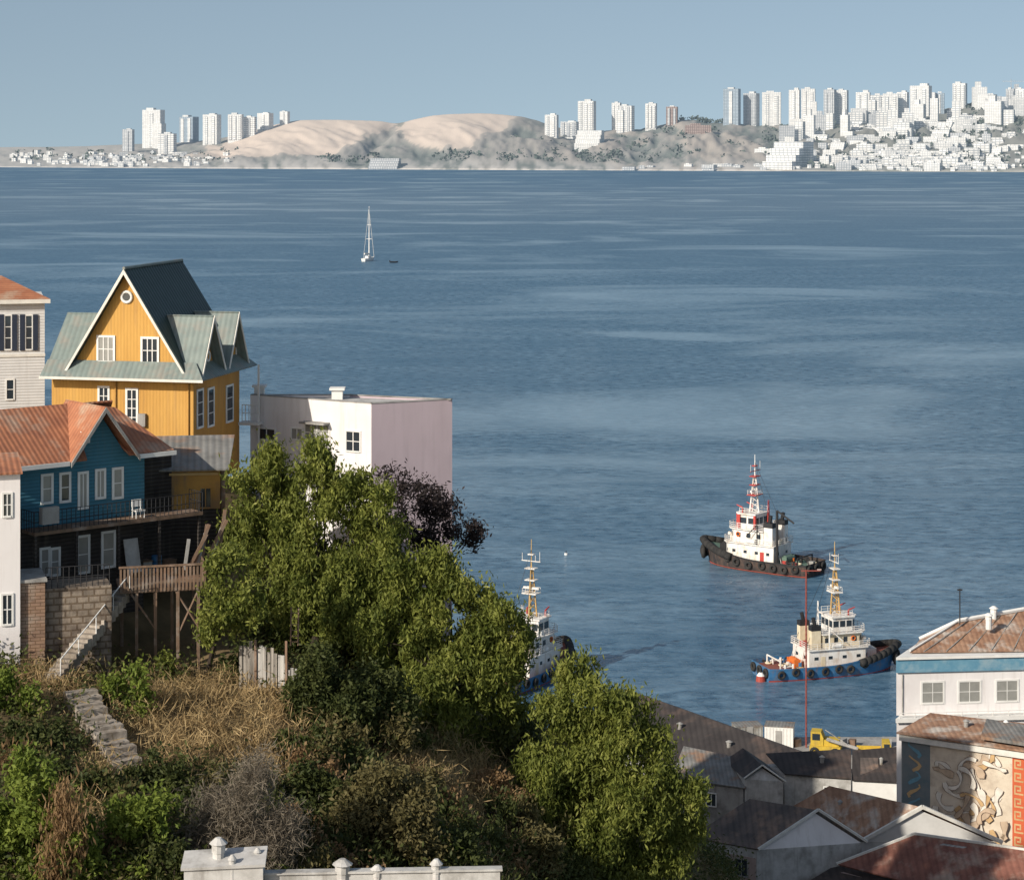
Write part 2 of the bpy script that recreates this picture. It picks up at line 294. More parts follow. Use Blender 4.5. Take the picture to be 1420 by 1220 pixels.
def far_pt(px,py):
    sh=float(interp(px,SH)); rg=float(RGf(px)); v=max(0,min(1,(py-sh)/(rg-sh)))**(1/.85)
    x,Y,z,_=coast(px,v); return Vector((float(x),float(Y),float(z)))
def pinp(x,y,poly):
    ins=np.zeros(x.shape,bool); n=len(poly)
    for i in range(n):
        x0,y0=poly[i]; x1,y1=poly[(i+1)%n]
        c=((y0>y)!=(y1>y))&(x<(x1-x0)*(y-y0)/((y1-y0) if y1!=y0 else 1e-9)+x0); ins^=c
    return ins
def vnoise(x,y,seed=0,oct=5):
    out=0;amp=1;tot=0
    for o in range(oct):
        r=np.random.default_rng(seed+o); T=r.random((64,64)); xi=np.floor(x).astype(int);yi=np.floor(y).astype(int);fx=x-xi;fy=y-yi
        fx=fx*fx*(3-2*fx);fy=fy*fy*(3-2*fy)
        g=lambda a,b:T[a%64,b%64]
        out=out+amp*((g(xi,yi)*(1-fx)+g(xi+1,yi)*fx)*(1-fy)+(g(xi,yi+1)*(1-fx)+g(xi+1,yi+1)*fx)*fy); tot+=amp; amp*=.55; x=x*2.03+17;y=y*2.03+5
    return out/tot
us=np.arange(-200,1701,3.); vs_=np.concatenate([[-.02],np.linspace(0,1,54),[1.15,1.5]])
U,V=np.meshgrid(us,vs_)
Vc=np.clip(V,0,1); X,Y,Zc,PY=coast(U,Vc)
n1=vnoise(U/38+Vc*1.2,Vc*3+3,11); n2=vnoise(U/9,Vc*9,23); n3=vnoise(U/60+Vc*2,Vc*2+9,41)
rel=np.sin(np.pi*np.clip(Vc,0,1)*.95)
dune1=[(262,221),(300,200),(345,178),(400,150),(440,150),(480,150),(545,155),(550,172),(526,182),(502,193),(484,206),(450,213),(390,214),(330,219)]
dune2=[(552,174),(575,158),(600,148),(650,142),(716,150),(712,168),(680,188),(652,204),(620,205),(580,202),(556,192)]
wob=(n2-.5)*26
sandm=(pinp(U+wob,PY+wob*.45,dune1)|pinp(U+wob,PY+wob*.45,dune2)).astype(float)
def blur(a,n):
    for _ in range(n): a=(a+np.roll(a,1,1)+np.roll(a,-1,1)+np.roll(a,1,0)+np.roll(a,-1,0))/5
    return a
sd_s=blur(sandm.copy(),8)
lowf=np.clip((U-60)/250,.25,1)
Zc=Zc+lowf*(1-sd_s)*rel*((n1-.5)*62+(n2-.5)*18)+sd_s*rel*(n3-.5)*60
Zc-=22*np.exp(-((U-548-(PY-170)*-.9)/12)**2)*rel
Y=Y+np.where(V>1,(V-1)*2500,0); X=(U-710)/F*Y; Zc=np.where(V>1,Zc-(V-1)*260,Zc); Zc=np.where(V<0,-15,Zc); Zc=np.where((V>=0)&(V<=.03),np.clip(Zc,1,25),Zc)
nr,nc=U.shape
verts=np.stack([X,Y,Zc],-1).reshape(-1,3); faces=[(r*nc+c,r*nc+c+1,(r+1)*nc+c+1,(r+1)*nc+c) for r in range(nr-1) for c in range(nc-1)]
me=bpy.data.meshes.new('coast_hills'); me.from_pydata(verts.tolist(),[],faces)
sc_=(n1*.5+n2*.5)
A=np.array([.26,.25,.235]);B=np.array([.145,.16,.15]);SD=np.array([.50,.425,.365]);RK=np.array([.40,.385,.365]);TN=np.array([.31,.28,.25])
t=np.clip((sc_-.38)/.2,0,1)[...,None]; col=A*t+B*(1-t)
tn=(np.clip((n1-.45)/.1,0,1)*np.exp(-((U-960)/220)**2))[...,None]; col=col*(1-tn)+TN*tn
rk=np.clip(1-Vc/.2,0,1)[...,None]*np.clip((n2-.3)/.25,0,1)[...,None]; col=col*(1-rk)+RK*rk
lf=(np.clip((330-U)/200,0,1)*.6)[...,None]; col=col*(1-lf)+RK*lf
rt_=(np.clip((U-1060)/80,0,1)*.6)[...,None]; col=col*(1-rt_)+np.array([.15,.16,.145])*rt_
ss=(sandm*.5+sd_s*.5)[...,None]; col=col*(1-ss)+SD*(.97+.06*n3[...,None])*ss
ca=me.color_attributes.new('Col','FLOAT_COLOR','POINT'); ca.data.foreach_set('color',np.concatenate([col,np.ones(col.shape[:2]+(1,))],-1).astype(np.float32).ravel())
me.polygons.foreach_set('use_smooth',[True]*len(me.polygons))
HAZE_GLOW=(.44,.58,.70,1)  # airlight haze colour, put into the far materials as a constant glow
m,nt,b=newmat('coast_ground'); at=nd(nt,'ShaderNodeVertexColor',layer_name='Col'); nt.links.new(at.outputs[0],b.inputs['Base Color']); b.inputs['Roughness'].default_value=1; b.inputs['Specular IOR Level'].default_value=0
b.inputs['Emission Color'].default_value=HAZE_GLOW; b.inputs['Emission Strength'].default_value=.16  # painted haze: the ground itself glows faintly blue
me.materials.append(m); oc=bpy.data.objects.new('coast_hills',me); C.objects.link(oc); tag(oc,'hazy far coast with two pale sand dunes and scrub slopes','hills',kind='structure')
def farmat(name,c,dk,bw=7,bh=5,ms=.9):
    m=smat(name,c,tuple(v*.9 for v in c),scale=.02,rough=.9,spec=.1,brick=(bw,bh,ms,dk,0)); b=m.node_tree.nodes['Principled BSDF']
    b.inputs['Emission Color'].default_value=HAZE_GLOW; b.inputs['Emission Strength'].default_value=.14; return m  # far walls glow slightly to stand in for distance haze
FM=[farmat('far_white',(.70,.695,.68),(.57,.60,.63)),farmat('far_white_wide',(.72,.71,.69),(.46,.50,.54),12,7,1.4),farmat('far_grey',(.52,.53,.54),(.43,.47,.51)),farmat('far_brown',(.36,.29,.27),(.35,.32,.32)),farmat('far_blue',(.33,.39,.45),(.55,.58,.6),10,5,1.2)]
ORD=['leftmost']+[a+' from the left' for a in 'second,third,fourth,fifth,sixth,seventh,eighth,ninth,tenth,eleventh,twelfth,thirteenth,fourteenth,fifteenth,sixteenth,seventeenth,eighteenth,nineteenth,twentieth,twenty first,twenty second,twenty third,twenty fourth,twenty fifth'.split(',')]
def tower(px,top,wp,base,mi,label,group,k=0):
    p=far_pt(px,base); s=F/p.y; wd=wp/s*.86; dp=wd*random.uniform(.5,.75); h=(base-top)/s
    e=thing('apartment_tower',label,'tower',p,R(random.uniform(-8,-28)),group)
    b=MB(); b.box(-wd/2,wd/2,-dp/2,dp/2,-40,h*.95)
    if k==1: b.box(wd*.1,wd*.62,-dp/2-8,dp/2-8,-40,h*.6)
    if k==2: b.box(-wd*.62,-wd*.1,-dp/2-8,dp/2-8,-40,h*.8)
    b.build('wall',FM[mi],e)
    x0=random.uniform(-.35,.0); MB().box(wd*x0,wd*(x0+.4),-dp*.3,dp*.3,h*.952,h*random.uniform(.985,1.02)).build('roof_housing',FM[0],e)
    bl=MB(); nb=random.choice([1,2,2,3])
    for i in range(nb):
        x=-wd/2+wd*(i+.5)/nb; bl.box(x-wd*.1,x+wd*.1,-dp/2-3,-dp/2-.2,0,h*random.uniform(.85,.92))
    bl.build('balcony_bay',FM[1 if mi==0 else 0 if mi==4 else 2],e)
LT=[(178,178,17,212,2,0),(213,150,32,204,0,1),(232,184,26,214,1,0),(262,159,27,196,4,0),(294,157,25,200,0,0),(327,157,23,194,0,0),(347,161,18,188,1,0),(368,156,22,180,0,0),(395,154,14,172,0,0)]
for i,(px,t_,w_,b_,mi,k) in enumerate(LT): tower(px,t_,w_,b_,mi,'%s apartment tower on the left headland beside the dunes, %s there'%(('grey' if mi==2 else 'bluish striped' if mi==4 else 'white'),ORD[i]),'towers on the left headland',k)
RT=[(765,158,20,190,0,0),(790,168,26,190,1,0),(814,138,26,186,0,0),(855,140,14,180,0,0),(869,145,22,184,1,2),(903,142,17,178,0,0),(932,147,18,174,3,0),(1015,121,25,172,4,0),(1042,126,22,172,2,0),(1070,126,30,174,0,0),(1102,121,17,172,0,0),(1121,121,22,172,0,1),(1151,122,18,174,2,0),(1168,123,18,172,0,0),(1197,126,22,174,0,0),(1216,130,20,174,1,2),(1235,128,24,174,0,0),(1252,126,17,170,0,0),(1277,117,31,164,0,0),(1303,128,15,158,4,0),(1331,114,21,152,0,0),(1401,122,13,154,2,0),(1416,122,16,160,0,0)]
for i,(px,t_,w_,b_,mi,k) in enumerate(RT): tower(px,t_,w_,b_,mi,'%s high-rise on the right hand skyline, %s of that row'%(('brown' if mi==3 else 'grey' if mi==2 else 'blue striped' if mi==4 else 'white'),ORD[i]),'high-rise towers on the right skyline',k)
def far_house(px,py,wp,hp,label,group,mi,step=0):
    p=far_pt(px,py); s=F/p.y; w_=wp/s; h=hp/s; d=w_*random.uniform(.6,1.)
    b=MB()
    if step:
        for k in range(4): b.box(-w_/2,w_/2,-d/2+k*d*.35,d/2+k*d*.35,-25,h*(k+1)/4)
    else:
        b.box(-w_/2,w_/2,-d/2,d/2,-25,h)
        if random.random()<.5: b.box(-w_*.3,w_*.1,-d*.3,d*.3,h,h*1.25)
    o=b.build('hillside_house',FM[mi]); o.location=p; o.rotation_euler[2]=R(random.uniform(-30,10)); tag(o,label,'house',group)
for i in range(38):
    px=random.uniform(1090,1420); rg=float(RGf(px)); far_house(px,rg+random.uniform(6,30),random.uniform(10,24),random.uniform(16,34),'white mid-rise block standing just below the right skyline high-rises','mid-rise blocks below the right skyline',random.choice([0,0,1,1,2]))
for i in range(172):
    px=random.triangular(1050,1440,1300); rg=float(RGf(px)); sh=float(interp(px,SH)); py=random.uniform(rg+14,sh-1)
    far_house(px,py,random.uniform(9,24),random.uniform(5,13),'small pale building packed on the far right hillside below the towers','pale buildings on the far right hillside',random.choice([0,0,0,1,1,1,2]),random.random()<.3)
for i in range(62):
    px=random.triangular(5,330,180); rg=float(RGf(px)); sh=float(interp(px,SH)); py=random.uniform(max(rg,208)+6,sh-1)
    far_house(px,py,random.uniform(5,12),random.uniform(3,7),'small pale house low on the far left headland','pale houses on the far left headland',random.choice([0,0,1,2,2]))
far_house(532,234,40,14,'wide pale terraced block at the far waterline below the dunes',None,2,1); far_house(815,205,34,24,'stepped white apartment block on slope below the first right tower group',None,0,1)
far_house(1085,233,44,36,'big stepped white block at far right waterline, left end of town',None,1,1); far_house(968,184,36,10,'low tan block on the scrub slope left of the blue striped high-rise',None,3,0)
for i in range(12): far_house(random.uniform(850,1060),random.uniform(230,238),random.uniform(8,18),random.uniform(2,5),'low pale shed along the far shoreline road','low sheds on the far shoreline',random.choice([0,2]))
tb=MB()
for i in range(330):
    px=random.triangular(1060,1440,1310) if i%5 else random.uniform(20,320); rg=float(RGf(px)); sh=float(interp(px,SH)); p=far_pt(px,random.uniform(max(rg,206)+8,sh-1)); s=F/p.y
    a_=R(random.uniform(-30,10)); u_=Vector((math.cos(a_),math.sin(a_),0)); n_=Vector((-u_.y,u_.x,0)); w_=random.uniform(4,9)/s; d_=random.uniform(3,6)/s; tb.ubox(p,u_,n_,-w_/2,w_/2,-20,random.uniform(3,6)/s,-d_/2,d_/2)
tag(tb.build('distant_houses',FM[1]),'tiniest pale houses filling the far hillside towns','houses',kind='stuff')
ft=[]
for (x0,x1,y0,y1,n) in ((600,860,210,224,80),(1330,1420,140,170,90),(1060,1420,170,234,300),(940,1000,152,168,26),(20,330,207,225,50),(420,520,216,226,20),(700,1050,190,228,60),(760,1000,178,190,22)):
    for _ in range(n):
        p=far_pt(random.uniform(x0,x1),random.uniform(y0,y1)); r0=random.uniform(4,9)
        for k in range(9):
            c=np.array(p)+rng.normal(0,1,3)*r0*np.array([1,1,.5])+np.array([0,-6,r0*.6]); a=rng.normal(0,1,3);a/=np.linalg.norm(a);b_=np.cross(a,rng.normal(0,1,3));b_/=np.linalg.norm(b_)
            ft+=[c-a*r0*.7,c+b_*r0*.6,c+a*r0*.7,c-b_*r0*.6]
fl=smat('far_tree',(.07,.09,.085),(.09,.11,.10),rough=1,spec=0); fb=fl.node_tree.nodes['Principled BSDF']; fb.inputs['Emission Color'].default_value=HAZE_GLOW; fb.inputs['Emission Strength'].default_value=.14  # same painted haze glow on the distant foliage
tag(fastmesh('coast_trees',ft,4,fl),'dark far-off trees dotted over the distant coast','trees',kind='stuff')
p=far_pt(1402,160); e=thing('tower_crane','thin tower crane among the far right skyline towers','crane',p); s=F/p.y
MB().cyl((0,0,0),(0,0,50/s),1.3,n=4).build('mast',FM[2],e); MB().cyl((-12/s,0,47/s),(24/s,0,47/s),1.1,n=4).build('jib',FM[2],e)
# ------------------------------------------------------------------ near terrain
cp=[P(*q) for q in [(-60,1000,103),(0,1010,104),(0,1230,91),(30,930,112),(60,905,114),(130,905,117),(210,905,119),(150,960,111),(90,985,107),(90,1080,101),(90,1230,91),(300,940,116),(400,985,113),(300,1100,103),(300,1230,94),(500,985,118),(500,1100,109),(500,1230,98),(620,1020,122),(620,1110,114),(650,1240,102),(800,1100,128),(760,1240,112),(950,1175,138),(900,1260,123),(170,690,131),(170,640,137),(330,660,141),(30,830,122),(200,815,125),(330,860,126)]]
cp+=[Vector(q) for q in [(-60,140,57),(-60,170,56),(-60,115,52),(-20,172,45),(-9,153,38),(-4,160,35),(-18,157,44),(0,172,26),(0,200,10),(0,230,-3),(-40,200,30),(-40,240,5),(-70,240,10),(-70,265,-3),(0,262,-4),(42,172,9),(22,172,12),(65,170,12),(42,200,5),(75,200,6),(40,240,-2),(85,240,-2),(60,300,-5),(-60,300,-5),(0,300,-5),(0,60,38),(-30,60,44),(-30,80,42),(-5,86,38),(32,100,20),(32,130,15),(15,106,29),(100,170,12),(100,230,-2),(-95,200,50),(-95,120,55)]]
xy=np.array([(p.x,p.y) for p in cp]); zz=np.array([p.z for p in cp]); n=len(cp)
K=np.linalg.norm(xy[:,None]-xy[None],axis=2); Aa=np.zeros((n+3,n+3)); Aa[:n,:n]=K; Aa[:n,n]=1; Aa[:n,n+1:]=xy; Aa[n,:n]=1; Aa[n+1:,:n]=xy.T
wts=np.linalg.solve(Aa,np.concatenate([zz,[0,0,0]]))
def tz(x,y):
    x=np.asarray(x,float);y=np.asarray(y,float); d=np.sqrt((x[...,None]-xy[:,0])**2+(y[...,None]-xy[:,1])**2)
    return d@wts[:n]+wts[n]+wts[n+1]*x+wts[n+2]*y+(vnoise(x/5+50,y/5+50,5,4)-.5)*1.8
def hit(px,py,y0=72,y1=260):
    ys=np.arange(y0,y1,.4); rz=H-(py-YH)/F*ys; t=tz((px-710)/F*ys,ys); k=np.argmax(t>=rz)
    Y=ys[k] if (t>=rz).any() else 150; return Vector(((px-710)/F*Y,Y,float(H-(py-YH)/F*Y)))
gx=np.arange(-95,120,1.25); gy=np.arange(58,300,1.25); GX,GY=np.meshgrid(gx,gy); GZ=tz(GX,GY); nr,nc=GX.shape
me=bpy.data.meshes.new('hillside'); me.from_pydata(np.stack([GX,GY,GZ],-1).reshape(-1,3).tolist(),[],[(r*nc+c,r*nc+c+1,(r+1)*nc+c+1,(r+1)*nc+c) for r in range(nr-1) for c in range(nc-1)])
me.polygons.foreach_set('use_smooth',[True]*len(me.polygons)); me.materials.append(smat('hill_earth',(.19,.135,.075),(.10,.08,.045),scale=.5,rough=1,spec=.05,c3=(.30,.215,.12),s3=.18,bump=1,bscale=3))
hs=bpy.data.objects.new('hillside',me); C.objects.link(hs); tag(hs,'steep earth hillside with dry grass below the houses','hillside',kind='structure')
q=MB().prism([(4,214),(150,214),(150,263),(24,263),(4,255)],-3,3).build('quay',M['concrete']); tag(q,'flat concrete harbour quay beside the water','quay',kind='structure')
# ------------------------------------------------------------------ foliage
def leafquads(cen,dirs,ln,wd):
    N=len(cen); rnd=rng.normal(0,1,(N,3)); s=np.cross(dirs,rnd); s/=np.linalg.norm(s,axis=1,keepdims=True)+1e-9
    l=(ln*rng.uniform(.7,1.3,N))[:,None]*.5; w_=(wd*rng.uniform(.7,1.3,N))[:,None]*.5
    return np.stack([cen-dirs*l,cen+s*w_,cen+dirs*l,cen-s*w_],1)
def crown_quads(lobes,dens=2.2,per=40,sig=(.3,.3,.45),ln=.32,wd=.11,droop=1.,inner=.55):
    out=[]
    for (c,rx,ry,rz) in lobes:
        ncl=max(4,int(4*math.pi*((rx*ry+rx*rz+ry*rz)/3)*dens)); d=rng.normal(0,1,(ncl,3)); d/=np.linalg.norm(d,axis=1,keepdims=True)
        lump=1+.25*np.sin(d[:,0]*5+c[0])*np.sin(d[:,2]*6+c[2])+.14*rng.normal(0,1,ncl)
        r=rng.uniform(inner,1.,ncl)**.7*lump; p=np.array(c)+d*r[:,None]*np.array([rx,ry,rz])
        size=rng.uniform(.55,1.5,ncl)
        off=rng.normal(0,1,(ncl*per,3))*np.array(sig)*np.repeat(size,per)[:,None]
        sh=np.clip(1+off[:,2:3]*.5,.45,1.3); off[:,:2]*=sh
        cen=np.repeat(p,per,0)+off
        dd=rng.normal(0,.6,(ncl*per,3)); dd[:,2]-=droop; dd/=np.linalg.norm(dd,axis=1,keepdims=True)
        out.append(leafquads(cen,dd,ln,wd))
    return np.concatenate(out).reshape(-1,3)
def tree(name,label,cat,base,lobes_px,Y,leaf,dens=1.9,per=42,tr=.3,back=2.4,sig=(.22,.22,.32),ln=.34,wd=.11,droop=.9,inner=.35,sub=9,sr=.40,dep=1.1):
    e=thing(name,label,cat,base); sc=Y/F; L=[]; SL=[]
    for lob in lobes_px:
        px,py,r=lob[:3]; r*=random.uniform(.85,1.12); yo=(random.uniform(-.7,.7)*r*sc*dep) if len(lob)<4 else lob[3]; c=P(px+random.uniform(-5,5),py+random.uniform(-5,5),Y+yo); rr=r*sc; L.append((c,rr))
        # every lobe breaks into boughs with gaps between them
        for k in range(sub+random.randint(-2,2)):
            d=Vector((random.gauss(0,1),random.gauss(-.2,1),random.gauss(.15,.9))).normalized(); q=rr*sr*random.uniform(.5,1.4)
            SL.append((c+d*rr*random.uniform(.5,1.0),q*1.05,q*1.05,q*.95))
    cc=sum((l[0] for l in L),Vector())/len(L); t=MB(); fork=base.lerp(cc,.4)+Vector((0,back,0)); t.tube([base-Vector((0,0,.6)),base.lerp(fork,.5)+Vector((random.uniform(-.2,.2),0,0)),fork],tr,8,tr*.7)
    for (c,rx) in L:
        mid=fork.lerp(c,.5)+Vector((random.uniform(-.4,.4),random.uniform(.3,.9)*min(1.2,back),.3)); t.tube([fork,mid,c],tr*.28,6,tr*.08)
        for j in range(5):
            d=Vector((random.uniform(-1,1),random.uniform(-1,1),random.uniform(-.3,1))).normalized(); t.tube([c,c+d*rx*.8],tr*.1,5,tr*.04)
    t.build('trunk',M['bark'],e,world=True)
    fastmesh('crown',crown_quads(SL,dens,per,sig,ln,wd,droop,inner),4,leaf,e,off=base)
    return e
tree('pepper_tree','tallest green pepper tree, standing beside the white and mauve block','tree',hit(430,960),[(385,640,30),(425,642,32),(360,668,30),(345,712,32),(455,672,36),(410,700,46),(445,715,46),(500,700,36),(522,742,34),(395,755,48),(470,765,52),(540,768,28),(375,805,36),(440,815,48),(510,805,40),(415,855,40),(470,865,44),(385,855,28),(512,850,38),(440,905,40),(400,905,30),(485,915,40),(460,950,34),(425,945,26),(345,760,28),(520,900,34),(410,800,36,-2.4),(450,840,38,-2.4),(430,880,34,-2.2),(405,845,28,-2.2),(470,800,34,-2.2)],125,M['leaf'],tr=.34)
tree('pepper_tree','middle green pepper tree whose right edge overlaps the half hidden tug','tree',hit(600,1020),[(570,795,36),(608,792,30),(545,830,34),(628,822,34),(600,865,48),(535,890,40),(660,848,36),(690,845,28),(705,880,26),(668,900,44),(570,930,46),(635,945,48),(600,990,42),(685,950,34),(545,965,36),(716,922,24),(630,1010,34),(590,1025,32),(695,990,26),(655,1035,26),(560,1010,30),(620,1045,26),(530,1000,28),(600,930,34,-2.2),(620,980,32,-2.2),(580,970,30,-2.2)],123,M['leaf'],tr=.33)
tree('pepper_tree','lowest right pepper tree, in front of the dark harbour shed roof','tree',hit(850,1225),[(800,935,24),(768,995,30),(825,975,36),(868,992,34),(905,1030,30),(795,1035,46),(855,1045,50),(912,1076,40),(770,1090,46),(840,1112,54),(910,1128,48),(955,1098,22),(755,1148,38),(815,1168,50),(890,1180,50),(945,1150,30),(855,1215,46),(795,1210,40),(925,1205,34),(742,1100,24),(735,1060,20),(840,1150,36,-2.2),(870,1110,32,-2.2)],121,M['leaf'],tr=.34)
tree('purple_leaf_tree','thin dark purple leaved tree against the mauve wall','tree',P(590,880,134),[(545,675,22),(570,690,26),(605,690,20),(560,725,30),(600,735,30),(640,750,22),(660,745,14),(585,765,24),(620,715,18)],132,M['leafpu'],dens=2.4,per=20,tr=.2,back=0,inner=.2,droop=.2,sig=(.25,.25,.3),ln=.3,sub=6)
tree('garden_tree','small leaning tree beside the wooden deck with a bent pale trunk','tree',hit(285,930),[(300,785,22),(330,775,18),(345,825,26),(310,820,26),(295,855,20),(325,860,18),(355,840,14),(290,880,14)],115,M['leaf'],dens=2.6,per=22,tr=.16,back=0,sig=(.22,.22,.3),ln=.28,droop=.6,sub=7)
def bush(label,px,pyb,wp,hp,leaf,name='shrub',dens=3.2,per=34,ln=.28,wd=.125,droop=.1,group=None,sig=.2,sigz=None):
    b=hit(px,pyb); Y=b.y; sc=Y/F; e=thing(name,label,'shrub',b,0,group); L=[]
    k=max(5,int(wp*hp/700))
    for i in range(min(k,22)):
        u=random.uniform(-.5,.5); v=random.uniform(.0,1)*(1-abs(u)*.9)*random.uniform(.6,1); r=min(wp,hp)*random.uniform(.12,.26)
        L.append((Vector((b.x+u*wp*sc*.95,b.y+random.uniform(-.6,.9)*r*sc,b.z+max(.3*r,v*hp-r*.5)*sc)),r*sc,r*sc,r*sc*.9))
    t=MB()
    for l in L[:8]: t.tube([b-Vector((0,0,.3)),b.lerp(l[0],.5)+Vector((random.uniform(-.1,.1),0,.1)),l[0]],.05,5,.015)
    t.build('stem',M['bark'],e,world=True)
    fastmesh('foliage',crown_quads(L,dens,per,(sig,sig,sigz or sig),ln,wd,droop,.35),4,leaf,e,off=b)
for a in [('bright green bush at the left edge below the brick retaining wall',20,990,60,120,M['leafb']),
 ('leafy young shrub just right of the concrete stairs',178,985,62,105,M['leafb']),
 ('small green shrub between the wooden deck posts',236,945,32,42,M['leaf']),
 ('largest bright green creeper mass in the lower left corner',45,1225,135,215,M['leafb']),
 ('tall green climbing shrub left of the big grey bush',196,1205,86,170,M['leafb']),
 ('dark shrub in the lower left, just left of the vent roof',238,1235,70,95,M['leafdk']),
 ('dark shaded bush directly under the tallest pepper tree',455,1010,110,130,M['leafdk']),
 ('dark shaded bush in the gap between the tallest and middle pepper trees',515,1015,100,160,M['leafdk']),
 ('dark green shrub at mid slope right of the big grey bush',430,1115,90,105,M['leafdk']),
 ('olive rounded bush above the long roof parapet',525,1190,140,150,M['leafol']),
 ('low dark bush right of the olive rounded bush',610,1205,100,110,M['leafdk']),
 ('straw coloured shrub between the middle and lowest pepper trees',690,1130,70,90,M['leafdry']),
 ('dark shrub at the foot of the lowest pepper tree, left side',725,1215,80,120,M['leafol']),
 ('dark shrub just above the rubble wall at left',60,1030,60,50,M['leafdk']),
 ('dark bush below the weathered plank fence',420,1060,80,75,M['leafdk']),
 ('olive shrub at centre of the slope under the middle pepper tree',560,1095,80,60,M['leafol']),
 ('dark shrub left of the plank fence behind the garden tree',318,930,40,60,M['leafdk']),
 ('dark shrub under the right side of middle pepper tree',700,1045,80,95,M['leafdk'])]: bush(*a)
bush('brown dried vine hanging over the lower left creeper mass',90,1235,60,185,M['leafdry'],per=40,droop=1.6,sigz=.5,ln=.4,wd=.07)
bush('brown dried vine hanging left of the stone steps',30,1075,45,90,M['leafdry'],per=36,droop=1.6,sigz=.45,ln=.4,wd=.07)
for i in range(104):
    px=random.uniform(380,780) if i%3 else random.uniform(-10,420); py=random.uniform(1010,1225)
    if 150<px<420 and py<1085: px=random.uniform(400,560); py=random.uniform(1020,1110)
    if ((px-600)/100)**2+((py-1090)/48)**2<1: py+=75
    if 60<px<175 and 960<py<1075: py=1130
    bush('tangled scrub bush, one of many alike on the slope below the trees',px,py,random.uniform(60,120),random.uniform(32,72),random.choice([M['leafdk'],M['leafol'],M['leafol'],M['leafdk'],M['leafdry'],M['leafb']] if i%2 else [M['leafdk'],M['leafdk'],M['leafol']]),name='scrub_bush',dens=2.2,group='scrub bushes covering the slope',droop=random.choice([.1,.1,1.2]),sigz=random.choice([.2,.24,.4]))
bush('big grey brown leafless bush at lower left above the vent roof',330,1205,130,185,M['leafgrey'],ln=.5,wd=.035,per=56,sig=.36,sigz=.42)
def project(x,y,z): return 710+F*x/y,YH+F*(H-z)/y
N=30000; x=rng.uniform(-45,32,N); y=rng.uniform(80,175,N); z=tz(x,y); px,py=project(x,y,z)
straw=np.zeros(N,bool)
for (cx,cy,rx,ry) in ((285,1000,165,62),(600,1085,115,60),(690,1160,80,65),(60,960,50,30),(200,1040,80,45),(120,1110,45,55),(380,1050,70,40)): straw|=(((px-cx)/rx)**2+((py-cy)/ry)**2<rng.uniform(.4,1.4,N))
vis=(px>-80)&(px<1010)&(py<1290)&(py>840)&~((px<330)&(py<925)&(px>30))
def scatter(sel,per,sig,ln,wd,dro,up):
    p=np.stack([x[sel],y[sel],z[sel]],1); k=len(p); cen=np.repeat(p,per,0)+rng.normal(0,1,(k*per,3))*np.array(sig)*np.repeat(rng.uniform(.4,1.7,k),per)[:,None]; cen[:,2]+=up
    d=rng.normal(0,.6,(len(cen),3)); d[:,2]+=dro; d/=np.linalg.norm(d,axis=1,keepdims=True); return leafquads(cen,d,ln,wd).reshape(-1,3)
typ=vnoise(x/4,y/4,77,4); half=rng.random(N)<.55
tag(fastmesh('undergrowth',scatter(vis&~straw&(typ<.58)&half,24,(.5,.5,.45),.28,.12,0,.45),4,M['leafdk']),'dark green undergrowth covering the hillside','undergrowth',kind='stuff')
tag(fastmesh('weeds',scatter(vis&(typ>=.52)&~straw&(rng.random(N)<.6),18,(.4,.4,.4),.26,.1,.2,.35),4,M['leafol']),'olive weeds mixed through the hillside undergrowth','weeds',kind='stuff')
tag(fastmesh('dry_grass',scatter(vis&straw,26,(.45,.45,.26),.75,.045,.6,.24),4,M['straw']),'dry straw coloured grass patches on the hillside','grass',kind='stuff')
# ------------------------------------------------------------------ yellow house
FY=Fr(P(268,612,136),-13); e=thing('yellow_house','tall yellow gabled house with dark green roof and round attic window','house',FY.o,FY.a)
Wd,Dp=9.6,8.3
MB().box(-Wd,0,0,Dp,-3,4.3).build('wall',M['yellow'],e)
ax,az=FY.front(175,372); gl,gz=FY.front(100,503); gr_,_=FY.front(256,503)
MB().ext([(gl,.02,4.3),(gr_,.02,4.3),(gr_,.02,gz),(ax,.02,az-.1),(gl,.02,gz)],(0,Dp-.04,0)).build('gable_wall',M['yellow'],e)
sl=(az-gz)/(ax-gl)
rf=MB().slab([(ax+.08,-.55,az),(ax+.08,9.3,az),(gr_+.45,9.3,gz-.45*sl+.1),(gr_+.45,-.55,gz-.45*sl+.1)],.14).build('roof',M['roofdark'],e)
MB().slab([(ax+.06,-.55,az),(ax+.06,9.3,az),(gl-.4,9.3,gz-.4*sl),(gl-.4,-.55,gz-.4*sl)],.14).build('roof',M['roofdark'],e)
MB().cyl((ax+.07,-.56,az+.03),(ax+.07,9.3,az+.03),.1).build('ridge_cap',M['roofgreenY'],rf)
bb=MB()
for sx,xe in ((1,gr_+.42),(-1,gl-.42)): bb.ext([(ax+.07,-.62,az-.03),(xe,-.62,gz-.42*sl-.03),(xe,-.62,gz-.42*sl-.30),(ax+.07,-.62,az-.36)],(0,.08,0))
bb.build('barge_board',M['trim'],e)
MB().slab([(-Wd-.25,-.05,4.95),(.2,-.05,4.95),(1.0,-.95,3.95),(-Wd-.4,-.95,3.95)],.1).build('pent_roof',M['roofgreenY'],e)
MB().slab([(0,0,4.8),(0,Dp+.3,4.8),(1.0,Dp+.8,3.95),(1.0,-.93,3.95)],.1).build('pent_roof',M['roofgreenX'],e)
MB().box(-Wd-.42,1.02,-1.02,-.955,3.8,3.96).build('eave_board',M['trim'],e)
MB().ext([(-Wd+.02,.3,4.3),(-Wd+.02,4.9,4.3),(-Wd+.02,2.6,7.5)],(2.5,0,0)).build('gable_wall',M['yellow_side'],e)
